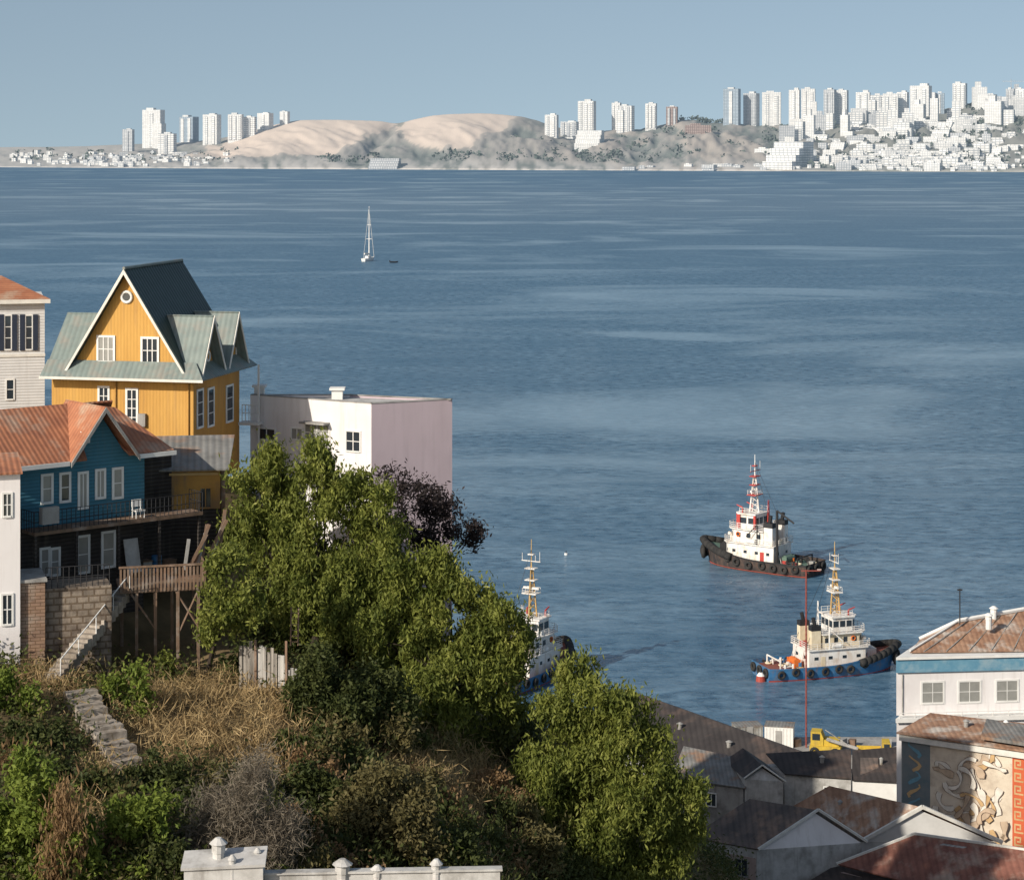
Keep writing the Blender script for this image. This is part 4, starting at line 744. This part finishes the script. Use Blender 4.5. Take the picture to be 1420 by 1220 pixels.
    for q in range(11):
        x_=rt.uniform(-.44,-.22)*L; y_=rt.uniform(-.33,.33)*B; s_=rt.uniform(.3,.65)*k
        if q%3==0: MB().torus((x_,y_,fb+.16),(0,0,1),.5*k,.14*k).build('hawser_coil',M['cream'],e,True)
        elif q%3==1: MB().box(x_-s_,x_+s_,y_-s_*.7,y_+s_*.7,fb,fb+s_*1.2).build('deck_box',rt.choice([M['shipyellow'],M['deckgreen'],M['red'],M['concrete'],M['shipwhite']]),e)
        else: MB().cyl((x_,y_,fb),(x_,y_,fb+.9*k),.3*k,n=10).build('drum',rt.choice([M['orange'],M['hullblue'],M['iron']]),e)
    for q in range(10):
        x_=rt.uniform(-.18,-.02)*L; y_=rt.uniform(-.32,.32)*B; s_=rt.uniform(.25,.5)*k; MB().box(x_-s_,x_+s_,y_-s_*.6,y_+s_*.6,z1+.142,z1+.14+s_*1.8).build('deck_box',rt.choice([M['shipwhite'],M['cream'],M['iron'],M['red'],M['iron']]),e)
    MB().cyl((.33*L,-1.3*k,dk(.66)+.8*k),(.33*L,1.3*k,dk(.66)+.8*k),.75*k,n=12).box(.31*L-.6*k,.36*L,-1.7*k,-1.35*k,dk(.6)-.3,dk(.66)+1.2*k).box(.31*L-.6*k,.36*L,1.35*k,1.7*k,dk(.6)-.3,dk(.66)+1.2*k).build('bow_winch',col['bitt'],e)
    MB().cyl((-.24*L,-1.1*k,fb+.8*k),(-.24*L,1.1*k,fb+.8*k),.7*k,n=12).box(-.27*L,-.21*L,-1.5*k,-1.15*k,fb,fb+1.3*k).box(-.27*L,-.21*L,1.15*k,1.5*k,fb,fb+1.3*k).build('towing_winch',col['winch'],e)
    if col['crane']: MB().cyl((-.21*L,.30*B,fb),(-.21*L,.30*B,col['crane']),.24*k).cyl((-.21*L,.30*B,col['crane']),(-.35*L,.22*B,col['crane']-2*k),.16*k).build('deck_crane',col['cranec'],e)
    MB().tube([(-.4*L,-.3*B,fb),(-.4*L,-.3*B,fb+1.6*k),(-.4*L,.3*B,fb+1.6*k),(-.4*L,.3*B,fb)],.14*k).build('towing_arch',col['bitt'],e)
    return e
cA=dict(boot=M['hullred'],stripe=M['black'],house=M['shipwhite'],trim=M['shipwhite'],house2=M['shipwhite'],wheel=M['shipwhite'],pillar=M['red'],door=M['red'],roof=M['shipwhite'],rail=M['shipwhite'],rail2=M['shipwhite'],funnel=M['shipwhite'],top=20.,mast=M['shipwhite'],mast2=M['red'],top_c=M['shipwhite'],bitt=M['black'],winch=M['deckgreen'],crane=11,cranec=M['black'])
tug('black hulled tugboat with white superstructure and red wheelhouse posts, farthest out',S(1057,788),143,21.4,8.6,1.0,M['hullblack'],M['deckgreen'],cA)
cB=dict(boot=M['hullred'],stripe=M['hullblue'],house=M['shipwhite'],trim=M['shipwhite'],house2=M['cream'],wheel=M['shipwhite'],door=M['cream'],roof=M['shipwhite'],rail=M['shipwhite'],rail2=M['shipwhite'],funnel=M['cream'],top=18.5,mast=M['shipyellow'],mast2=M['shipwhite'],top_c=M['shipyellow'],bitt=M['shipwhite'],winch=M['orange'],crane=None,cranec=M['shipwhite'])
tug('blue hulled tugboat with white wheelhouse and tan mast, nearest the red quay mast',S(1145,932),18,20.2,7.4,.84,M['hullblue'],M['deckred'],cB)
cC=dict(cB); cC['house2']=M['shipwhite']; cC['top']=19.5
tug('blue tugboat half hidden behind the middle pepper tree',S(730,943),60,20.2,7.4,.88,M['hullblue'],M['deckred'],cC)
e=thing('mooring_buoy','red and white mooring buoy floating beside the blue tug stern','buoy',S(1055,944)); MB().cyl((0,0,-.3),(0,0,.75),.75,.6,12).build('float',M['hullred'],e); MB().cyl((0,0,.75),(0,0,1.2),.6,.25,12).build('top',M['white'],e); MB().cyl((0,0,1.2),(0,0,1.7),.1).build('ring',M['iron'],e)
e=thing('marker_buoy','tiny white buoy floating alone left of the black tug','buoy',S(785,769)); MB().cyl((0,0,-.2),(0,0,.3),.35,.3,10).build('float',M['white'],e); MB().cyl((0,0,.3),(0,0,.7),.08).build('ring',M['iron'],e)
yl=S(511,362); e=thing('sailing_yacht','white sailing yacht with bare mast alone on the bay','yacht',yl,R(70)); h=MB(); vs=[];fs=[]; T=np.linspace(-1,1,13)
for t in T:
    b=2.1*(1-max(0,t)**2.4)*(1-.3*max(0,-t)**2)+.03; x_=t*8.5; d=1.9+.5*max(0,t); vs+=[(x_,-b,d),(x_*.93,-b*.75,-.2),(x_*.93,b*.75,-.2),(x_,b,d)]
for i in range(12):
    for j in range(3): fs.append((i*4+j,i*4+j+1,i*4+j+5,i*4+j+4))
    fs.append((i*4,i*4+3,i*4+7,i*4+4))
fs.append((0,1,2,3)); h.add(vs,fs); h.build('hull',M['white'],e); MB().prism([(-3,-1.2),(2.5,-.9),(3.5,0),(2.5,.9),(-3,1.2)],1.9,3.3).build('cabin',M['white'],e)
MB().cyl((1,0,1.8),(1,0,35),.42,.16,6).build('mast',M['white'],e); MB().cyl((1,0,4.2),(-6.5,0,4.6),.28).build('boom',M['white'],e); MB().cyl((.9,0,4.7),(-6.3,0,5.0),.4).build('furled_sail',M['trim'],e)
MB().cyl((8.8,0,2.4),(1.2,0,32),.12,n=5).cyl((-8,0,2),(1,0,34.5),.07,n=4).build('stay',M['trim'],e); MB().box(.8,1.2,-1.8,1.8,14,14.25).build('spreader',M['white'],e); MB().box(.8,1.2,-1.4,1.4,23,23.2).build('spreader',M['white'],e)
e=thing('dinghy','small dark inflatable dinghy trailing right of the sailing yacht','dinghy',S(546,364.5),R(8)); MB().tube([(-2.4,-.9,.5),(1.5,-.9,.5),(2.6,0,.7),(1.5,.9,.5),(-2.4,.9,.5)],.38).build('hull',M['black'],e); MB().box(-2.8,-2.2,-.25,.25,.5,1.6).build('outboard_motor',M['black'],e); MB().box(-.3,.1,-.9,.9,.6,.75).build('seat',M['wood'],e)
# ------------------------------------------------------------------ harbour buildings, right
def wb(name,label,cat,pts):
    c=sum(pts,Vector())/len(pts); return thing(name,label,cat,c)
def prismw(e,poly,z0,z1,mat,name='wall'): return MB().prism([(p.x,p.y) for p in poly],z0,z1).build(name,mat,e,world=True)
def wwin(e,a,b,f0,f1,z0,z1,**k):
    a=Vector((a.x,a.y,0));b=Vector((b.x,b.y,0));u=(b-a).normalized();n_=Vector((u.y,-u.x,0)); L_=(b-a).length
    if n_.y>0: n_=-n_
    return window(e,a+u*(f0*L_)+Vector((0,0,z0))-Vector(e.location),u,n_,(f1-f0)*L_,z1-z0,**k)
def rvent(e,p,h=1.,r=.22,mat=None):
    v=MB(); ventcap(v,(0,0,-.3),h+.3,r); v.build('roof_vent',mat or M['white'],e).location=p-Vector(e.location)
r0=Vector((17.9,250,10.4));r1=Vector((31.6,229,10.4)); off=Vector((-7.,-4.4,-3.)); of2=Vector((6,4,-3))
e=thing('harbour_shed','long dark roofed harbour shed behind the lowest pepper tree','shed',(20,238,3))
MB().slab([r0-(r1-r0)*.3,r1,r1+off,r0-(r1-r0)*.3+off],.15).slab([r0-(r1-r0)*.3,r1,r1+of2,r0-(r1-r0)*.3+of2],.15).build('roof',M['rooftar'],e,world=True)
MB().ext([r1+off-(r1-r0).normalized()*.4-Vector((0,0,.2)),r1-(r1-r0).normalized()*.4-Vector((0,0,.2)),r1+of2-(r1-r0).normalized()*.4-Vector((0,0,.2)),Vector((r1.x+of2.x,r1.y+of2.y,1)),Vector((r1.x+off.x,r1.y+off.y,1))],(-(r1-r0))).build('wall',M['concrete'],e,world=True)
for f_ in (.25,.6): rvent(e,r0.lerp(r1,f_)+off*.35,.7,.25,M['concrete'])
def gabled(name,label,cat,g0,g1,g2,bk,wall,roof,trim=.13,zb=4,gw=None,roof2=None):
    h0=g0+bk;h1=g1+bk;h2=g2+bk; e=wb(name,label,cat,[Vector((p.x,p.y,5)) for p in (g0,g2,h2,h0)]); z=min(g0.z,g2.z)-.12
    prismw(e,[g0,g2,h2,h0],zb,z,M[wall]); MB().ext([g0-Vector((0,0,.15)),g2-Vector((0,0,.15)),g1-Vector((0,0,.28))],bk*.95).build('gable_wall',M[gw or wall],e,world=True)
    ov=-bk.normalized()*.3; s=(g2-g0).normalized()*.2
    MB().slab([g0+ov-s,g1+ov,h1,h0-s],.1).build('roof',M[roof],e,world=True); MB().slab([g2+ov+s,g1+ov,h1,h2+s],.1).build('roof',M[roof2 or roof],e,world=True)
    MB().tube([g0+ov-s,g1+ov+Vector((0,0,.05)),g2+ov+s],trim,4).build('barge_board',M['trim'],e,world=True); return e
a0=Pz(930,1078,11.5);a1=Pz(1034,1092,11.5);k0=Pz(948,1034,12.8);k1=Pz(1046,1054,12.8)
e=wb('low_shed','low grey roofed shed between the long dark shed and grey gable house','shed',[Vector((p.x,p.y,4)) for p in (a0,a1,k0,k1)])
MB().slab([a0,a1,k1,k0],.12).build('roof',M['roofgrey'],e,world=True); prismw(e,[a0+Vector((.1,.3,0)),a1+Vector((-.2,.3,0)),k1+Vector((-.2,0,0)),k0],3,11.3,M['concrete'])
wwin(e,a0+Vector((.1,.3,0)),a1+Vector((-.2,.3,0)),.5,.62,9.2,10.4,bars=(1,0))
e=gabled('gabled_shed','small pale gabled shed left of the dark roofed warehouse','shed',Pz(1033,1078,12.4),Pz(1056,1060,13.6),Pz(1086,1082,12.4),Vector((-1.2,6,0)),'lightconcrete','rooftar',.08)
a1=Pz(1088,1072,12.4);a2=Pz(1180,1078,12.4);k0=Pz(1062,1044,13.4);k1=Pz(1180,1038,13.6)
e=wb('warehouse','dark roofed warehouse just right of the small pale gabled shed','warehouse',[Vector((p.x,p.y,3)) for p in (a1,a2,k0,k1)])
prismw(e,[a1,a2,k1,k0],2,12.3,M['lightconcrete']); MB().slab([a1+Vector((0,-.3,.05)),a2+Vector((0,-.3,.05)),k1,k0],.12).build('roof',M['rooftar'],e,world=True)
wwin(e,a1,a2,.6,.8,9.8,11.3,bars=(1,1)); rvent(e,Pz(1140,1058,12.9),.8,.2,M['concrete'])
a1=Pz(1182,1080,12.2);a2=Pz(1256,1084,12.2);k0=Pz(1182,1040,13.7);k1=Pz(1256,1034,13.9)
e=wb('white_shed','white walled shed with dark roof against the mural building','shed',[Vector((p.x,p.y,3)) for p in (a1,a2,k0,k1)])
prismw(e,[a1,a2,k1,k0],2,12.1,M['white']); MB().slab([a1+Vector((-.1,-.3,.05)),a2+Vector((0,-.3,.05)),k1,k0],.12).build('roof',M['rooftar'],e,world=True)
MB().slab([a1.lerp(k0,.1)+Vector((.8,0,.12)),a1.lerp(k0,.1)+Vector((2.6,0,.1)),a1.lerp(k0,.7)+Vector((2.6,0,.12)),a1.lerp(k0,.7)+Vector((.8,0,.12))],.04).build('roof_patch',M['roofbrown'],e,world=True); rvent(e,Pz(1222,1058,13.1),.6,.15,M['tin'])
# white building with blue fascia
b0=Pz(1243,912,25);b1=Pz(1500,906,25); uu=(b1-b0).normalized(); nn_=Vector((uu.y,-uu.x,0))
e0=Pz(1262,904,25.35);e1=Pz(1500,901,25.35);e2=Pz(1500,832,28.2);e3=Pz(1330,862,27.2);e4=Pz(1275,887,25.35)
bk=[Vector((e2.x,e2.y,0)),Vector((e3.x,e3.y,0)),Vector((e4.x,e4.y,0))]
e=wb('harbour_office','white harbour building with blue fascia band and rusty hipped roof','building',[Vector((p.x,p.y,5)) for p in (b0,b1,bk[0],bk[2])])
def tier(d,ex,z0,z1,mat,name): return prismw(e,[b0+nn_*d-uu*ex,b1+nn_*d]+bk,z0,z1,mat,name)
tier(0,0,19.4,23.6,M['whitewall'],'wall'); tier(.25,.1,23.6,24.9,M['blueband'],'fascia'); tier(.45,.15,24.9,25.15,M['white'],'cornice'); tier(1.2,.4,19.0,19.4,M['white'],'ledge'); tier(.8,.2,4,19.0,M['whitewall'],'lower_wall')
MB().rail(Vector((b0.x,b0.y,19.4))+nn_*1.1,Vector((b1.x,b1.y,19.4))+nn_*1.1,.5,1.6,2,.04).build('railing',M['white'],e,world=True)
MB().slab([e0,e1,e2,e3],.1).slab([e0,e3,e4],.1).build('roof',M['rustold'],e,world=True)
sm=MB()
for i in range(7):
    q0=e0.lerp(e1,.08+.13*i); q1=e3.lerp(e2,.08+.13*i); sm.tube([q0+Vector((0,0,.04)),q1+Vector((0,0,.04))],.05,4)
sm.build('roof_batten',M['tin'],e,world=True)
MB().tube([e4+Vector((0,0,.1)),e3+Vector((0,0,.15)),e2+Vector((0,0,.15))],.22).tube([e0+Vector((0,0,.15)),e3+Vector((0,0,.15))],.1).build('ridge_trim',M['white'],e,world=True)
for px_ in (1293,1344,1396): wwin(e,b0,b1,(px_-14-1243)/257,(px_+14-1243)/257,20.6,22.5,bars=(1,1),gm=M['glasscurt'],ft=.18)
for px_ in (1262,1300,1340): wwin(e,b0+nn_*.8,b1+nn_*.8,(px_-10-1243)/257,(px_+10-1243)/257,16.4,18.2,bars=(1,1),ft=.12)
for px_,py_ in ((1378,858),(1371,868)): rvent(e,Pz(px_,py_,27.2),1.3,.3)
MB().tube([Vector((b0.x,b0.y,23.4))+uu*.6+nn_*.08,Vector((b0.x,b0.y,19.5))+uu*.6+nn_*.08],.07).build('downpipe',M['concrete'],e,world=True)
pp=Pz(1331,866,27.1); an=MB().cyl((0,0,0),(0,0,3.6),.06).box(-.25,.25,-.05,.05,3.4,3.55).build('antenna_pole',M['iron']); an.location=pp; tag(an,'thin pole with small head on the white harbour building roof','pole')
# mural building
m0=Pz(1250,1015,23);m1=Pz(1510,1053,23);m2=m1+Vector((3,7,0));m3=m0+Vector((2.5,5,0))
e=wb('mural_building','building with colourful painted mural wall and brown tin roof','building',[Vector((p.x,p.y,5)) for p in (m0,m1,m2,m3)])
prismw(e,[m0,m1,m2,m3],4,22.9,M['lightconcrete']); um=(m1-m0).normalized(); nm=Vector((um.y,-um.x,0)); Lm=(m1-m0).length; mo_=Vector((m0.x,m0.y,0))
MB().slab([m0+nm*.4+Vector((-.3,0,.1)),m1+nm*.4+Vector((0,0,.1)),Pz(1470,1008,23.7),Pz(1290,988,23.7)],.15).build('roof',M['rustold'],e,world=True)
MB().ubox(mo_,um,nm,-.1,Lm,22.35,22.85,.0,.35).build('gutter',M['trim'],e,world=True)
rvent(e,Pz(1340,1008,23.4),.7,.2,M['concrete']); rvent(e,Pz(1395,1012,23.4),.9,.16,M['white'])
MB().slab([Pz(1360,1020,23.75),Pz(1425,1030,23.75),Pz(1425,1005,24.1),Pz(1368,996,24.1)],.3).build('roof_hatch',M['roofgrey'],e,world=True)
def mx_(px,py):
    d=Vector(((px-710)/F,1,-(py-YH)/F)); t=(m0-CAM).dot(nm)/d.dot(nm); p=CAM+d*t; return (p-Vector((m0.x,m0.y,p.z))).dot(um),p.z
def panel(px0,px1,mat,name,o=.02,zt=22.3,zb_=10):
    x0=mx_(px0,1080)[0];x1=mx_(px1,1080)[0]; return MB().ubox(mo_,um,nm,x0,x1,zb_,zt,.004,o).build(name,mat,e,world=True)
panel(1251,1290,smat('mural_blue',(.12,.17,.19),(.20,.21,.21),scale=.7),'mural_panel')
panel(1290,1404,smat('mural_cream',(.70,.62,.50),(.58,.49,.38),scale=.5,c3=(.44,.36,.28),s3=.6),'mural_panel',.025)
panel(1404,1440,smat('mural_red',(.58,.13,.05),(.50,.10,.045)),'mural_border',.03)
mk=[smat('mural_paint_%s'%n_,c_,tuple(v*.75 for v in c_),scale=1.5) for n_,c_ in (('pale',(.78,.73,.64)),('tan',(.55,.42,.30)),('brown',(.24,.16,.12)),('ochre',(.60,.40,.20)),('teal',(.16,.33,.42)))]
def ribbon(pts,w,mat,o):
    b=MB(); vs=[]
    for i,(x_,z_) in enumerate(pts):
        a=Vector(pts[max(0,i-1)]);c=Vector(pts[min(len(pts)-1,i+1)]); t_=(c-a).normalized(); nx,nz=-t_.y,t_.x; ww=w*(.75+.35*math.sin(i*1.1))
        vs+=[mo_+um*(x_+nx*ww)+Vector((0,0,z_+nz*ww))+nm*o,mo_+um*(x_-nx*ww)+Vector((0,0,z_-nz*ww))+nm*o]
    b.add(vs,[(2*i,2*i+1,2*i+3,2*i+2) for i in range(len(pts)-1)]); return b.build('painted_shape',mat,e,world=True)
rs2=random.Random(5); xa=mx_(1296,1080)[0]; xb=mx_(1398,1080)[0]; o_=.03
for i in range(46):
    x_=rs2.uniform(xa+.3,xb-.3); z_=rs2.uniform(11.5,21.8); a=rs2.uniform(0,6.28); pts=[]; tw=rs2.uniform(-.35,.35); q_=mk[rs2.choice([0,0,0,0,1,3,0,1])]; wd_=rs2.uniform(.14,.34)
    for j in range(9):
        pts.append((x_,z_)); x_=min(xb-.2,max(xa+.2,x_+.3*math.cos(a))); z_=min(22.0,max(10.6,z_+.3*math.sin(a))); a+=tw
    ribbon(pts,wd_+.05,mk[2],o_); ribbon(pts,wd_,q_,o_+.004); o_+=.009
for i in range(8):
    z=12.6+i*1.2; x_=mx_(1268,1080)[0]; ribbon([(x_+math.sin(q_*.9+i)*.55,z+q_*.25) for q_ in range(6)],.16,mk[4] if i%2 else mk[3],.03+.004*i)
gk=MB(); xr=mx_(1405,1080)[0]; xr2=mx_(1421,1080)[0]; wk=(xr2-xr)
for i in range(10):
    z=11.4+i*1.1
    for (a,b_,c,d_) in ((.1,.9,0,.14),(.1,.22,.14,.8),(.22,.7,.66,.8),(.58,.7,.3,.66),(.35,.58,.3,.44)): gk.ubox(mo_,um,nm,xr+a*wk,xr+b_*wk,z+c,z+d_,.03,.045)
gk.build('key_pattern',mk[3],e,world=True)
g1=Pz(1275,1118,20); e=gabled('tin_roof_house','house with patchy rust and grey tin roof and pale front gable','house',Pz(1195,1164,17),g1,Pz(1382,1166,17),Pz(1150,1089,20)-g1,'lightconcrete','rustold',.2,gw='white'); rvent(e,Pz(1165,1120,18.6),.7,.16,M['concrete'])
g0=Pz(1050,1176,18);g1=Pz(1130,1122,20.6);h0=Pz(960,1160,18); e=gabled('grey_gable_house','pale rendered gable house with dark sheet roof beside the lowest pepper tree','house',g0,g1,Pz(1195,1166,18),h0-g0,'lightconcrete','roofbrown',.13,gw='whitewall',roof2='roofgrey')
uw=(g0-h0).normalized(); nw=Vector((uw.y,-uw.x,0)); MB().ubox(Vector((h0.x,h0.y,0)),uw,nw,.1,(g0-h0).length-.1,6,17.2,-.1,.05).build('pink_wall',M['pink'],e,world=True)
for f_ in (.1,.4,.68): window(e,Vector((h0.x,h0.y,15.6))+uw*(f_*(g0-h0).length)+nw*.05-Vector(e.location),uw,nw,1.0,1.3,bars=(1,0),fm=M['concrete'])
rvent(e,Pz(1040,1130,19.4),.7,.18,M['concrete'])
r0=Pz(1268,1156,19.2);r1=Pz(1520,1192,19.2);q0=Pz(1160,1197,16.8);q1=Pz(1500,1285,16.2); bk0=r0+Vector((3,4,-2));bk1=r1+Vector((3,4,-2))
e=wb('red_roof_house','house with dark red tin roof and skylight in the bottom right corner','house',[Vector((p.x,p.y,5)) for p in (q0,q1,bk1,bk0)])
MB().slab([q0,q1,r1,r0],.12).slab([r0,r1,bk1,bk0],.12).build('roof',M['rustred'],e,world=True); prismw(e,[q0+Vector((.4,.3,0)),q1+Vector((0,.3,0)),bk1,bk0],4,16,M['pink'])
MB().tube([q0,r0+Vector((0,0,.05)),r1+Vector((0,0,.05))],.12,4).build('ridge_cap',M['trim'],e,world=True)
tq=(r1-r0).normalized(); dn=(q0-r0).normalized(); c0=r0+tq*3.4+dn*1.1
sm=MB()
for i in range(5): sm.slab([c0+tq*(i*.4)+Vector((0,0,.12)),c0+tq*(i*.4+.34)+Vector((0,0,.12)),c0+tq*(i*.4+.34)+dn*1.6+Vector((0,0,.12)),c0+tq*(i*.4)+dn*1.6+Vector((0,0,.12))],.05)
sm.build('skylight',M['concrete'],e,world=True)
s0=Pz(1140,1200,16.4)
e=thing('lean_to','dark low tin lean-to in front of the dark red roof','shed',Vector((s0.x,s0.y,6))); MB().slab([Pz(1120,1222,15.5),Pz(1250,1262,15.5),Pz(1262,1218,16.3),Pz(1170,1192,16.3)],.12).build('roof',M['rooftar'],e,world=True); MB().prism([(s0.x-1,s0.y-4),(s0.x+4,s0.y-6),(s0.x+6,s0.y),(s0.x,s0.y)],4,15).build('wall',M['concrete'],e,world=True)
FV=Fr(P(255,1262,88),3); e=thing('vent_roof_building','pale grey flat roof edge with four round metal vents at the bottom','building',FV.o,FV.a)
MB().box(0,3.2,0,1.4,-6,1.75).build('roof_block',M['lightconcrete'],e); MB().slab([(-.12,-.12,1.76),(3.3,-.12,1.86),(3.3,1.5,2.1),(-.12,1.5,1.95)],.12).build('roof',M['lightconcrete'],e)
MB().box(3.22,12.9,.6,.85,-6,1.2).build('parapet',M['lightconcrete'],e); MB().box(3.22,13,.5,.95,1.203,1.29).build('coping',M['lightconcrete'],e); MB().box(3.25,12.9,.9,3,-6,.5).build('lower_roof',M['lightconcrete'],e)
for px_,py_,hh,rr,yy in ((303,1198,1.1,.24,.7),(357,1200,.75,.11,.9),(475,1224,1.0,.27,.7),(523,1224,.75,.18,.7),(605,1224,1.0,.18,.7),(322,1215,.9,.12,.1)):
    xx,zv=FV.front(px_,py_,yy); v=MB(); ventcap(v,(xx,yy,zv-.4),hh+.4,rr); v.build('roof_vent',M['lightconcrete'],e)
# ------------------------------------------------------------------ quay furniture
e=thing('signal_mast','tall thin red mast standing on the quay before the blue tug','mast',Pz(1118,1036,3)); Yp=e.location.y; hh=(1036-790)/F*Yp; mm=MB()
for dx,dy in ((.08,.05),(-.08,.05),(0,-.09)): mm.cyl((dx,dy,0),(dx,dy,hh),.035,n=5)
for i in range(34):
    z=hh*i/34; mm.cyl((.08,.05,z),(-.08,.05,z+hh/34),.015,n=4).cyl((-.08,.05,z),(0,-.09,z+hh/34),.015,n=4).cyl((0,-.09,z),(.08,.05,z+hh/34),.015,n=4)
mm.build('lattice',M['dullred'],e); MB().box(-.6,1.7,-.05,.05,hh-.16,hh-.05).build('crossbar',M['dullred'],e); MB().box(1.3,1.8,-.08,.08,hh-.05,hh+.12).build('lamp',M['pink'],e)
def container(label,px,py,L_,Hh,mat,deg):
    e=thing('container_cabin',label,'cabin',Pz(px,py,3.004),R(deg)); b=MB().box(-L_/2,L_/2,0,2.4,0,Hh).build('body',mat,e)
    r_=MB()
    for i in range(int(L_/.4)): r_.box(-L_/2+.1+i*.4,-L_/2+.25+i*.4,-.04,-.004,.1,Hh-.1)
    r_.build('rib',mat,b); MB().box(-L_/2-.05,L_/2+.05,-.05,2.45,Hh+.003,Hh+.1).build('roof',M['roofgrey'],e); MB().box(-.4,.4,-.07,-.045,.05,2.0).build('door',M['concrete'],e)
container('white container cabin on the quay left of the red mast',1080,1036,3.4,2.4,M['white'],-12)
container('grey low cabin on the quay, left of the white cabin',1040,1030,3.2,1.9,M['tin'],10)
def wheel(e,x,y,r):
    w_=MB().torus((x,y,r),(0,1,0),r*.68,r*.32,12,6).build('wheel',M['rubber'],e,True); MB().cyl((x,y-.08,r),(x,y+.08,r),r*.4).build('rim',M['machyellow'],w_)
e=thing('mobile_crane','yellow mobile crane with lowered grey boom beside the red mast','crane',Pz(1144,1050,3.004),R(-14)); MB().box(-1.8,1.8,-.1,2.2,.7,1.3).build('chassis',M['machyellow'],e)
cb=MB().ext([(-1.7,.1,1.303),(-.2,.1,1.303),(-.2,.1,2.2),(-.5,.1,2.9),(-1.7,.1,2.9)],(0,1.7,0)).build('cab',M['machyellow'],e); MB().box(-1.5,-.6,.06,.098,1.95,2.7).build('window',M['glass'],cb); MB().box(-.18,1.6,.2,2,1.303,2.0).build('engine_housing',M['machyellow'],e)
for a_,b_,r_ in (((.2,-.25,2.2),(3.9,-.6,1.4),.16),((.2,.3,2.2),(3.9,-.1,1.4),.1),((0,.2,3.2),(2.6,-.3,1.8),.05)): MB().cyl(a_,b_,r_).build('boom',M['concrete'],e)
for x_ in (-1.2,1.2):
    for y_ in (-.12,2.2): wheel(e,x_,y_,.6)
e=thing('flatbed_truck','yellow flatbed truck half hidden behind the dark roofed white shed','truck',Pz(1212,1058,3.004),R(-6)); MB().box(-2,2,0,2,.7,.95).build('bed',M['machyellow'],e)
for y_ in (0,1.94): MB().box(-1.9,.9,y_,y_+.06,.953,1.5).build('side_rail',M['machyellow'],e)
cb=MB().ext([(1.0,.05,.953),(2.1,.05,.953),(2.1,.05,1.6),(1.85,.05,2.4),(1.0,.05,2.4)],(0,1.9,0)).build('cab',M['machyellow'],e); MB().box(1.15,1.8,.01,.046,1.6,2.25).build('window',M['glass'],cb)
for x_ in (-1.2,1.5):
    for y_ in (.0,2.0): wheel(e,x_,y_,.5)
for i,(px_,py_,s_,mt) in enumerate(((1010,1026,1.0,'wood'),(1022,1030,.8,'concrete'),(1104,1034,.9,'wood'),(1166,1036,1.1,'concrete'),(1182,1034,.8,'wood'),(1230,1034,1.0,'tin'))):
    o=MB().box(-s_/2,s_/2,-s_/2,s_/2,.12,s_).box(-s_/2,s_/2,-s_/2,-s_/2+.15,0,.118).box(-s_/2,s_/2,s_/2-.15,s_/2,0,.118).build('cargo_crate',M[mt]); o.location=Pz(px_,py_,3.004); o.rotation_euler[2]=R(i*17); tag(o,'small cargo crate standing on the harbour quay','crate','cargo crates on the quay')
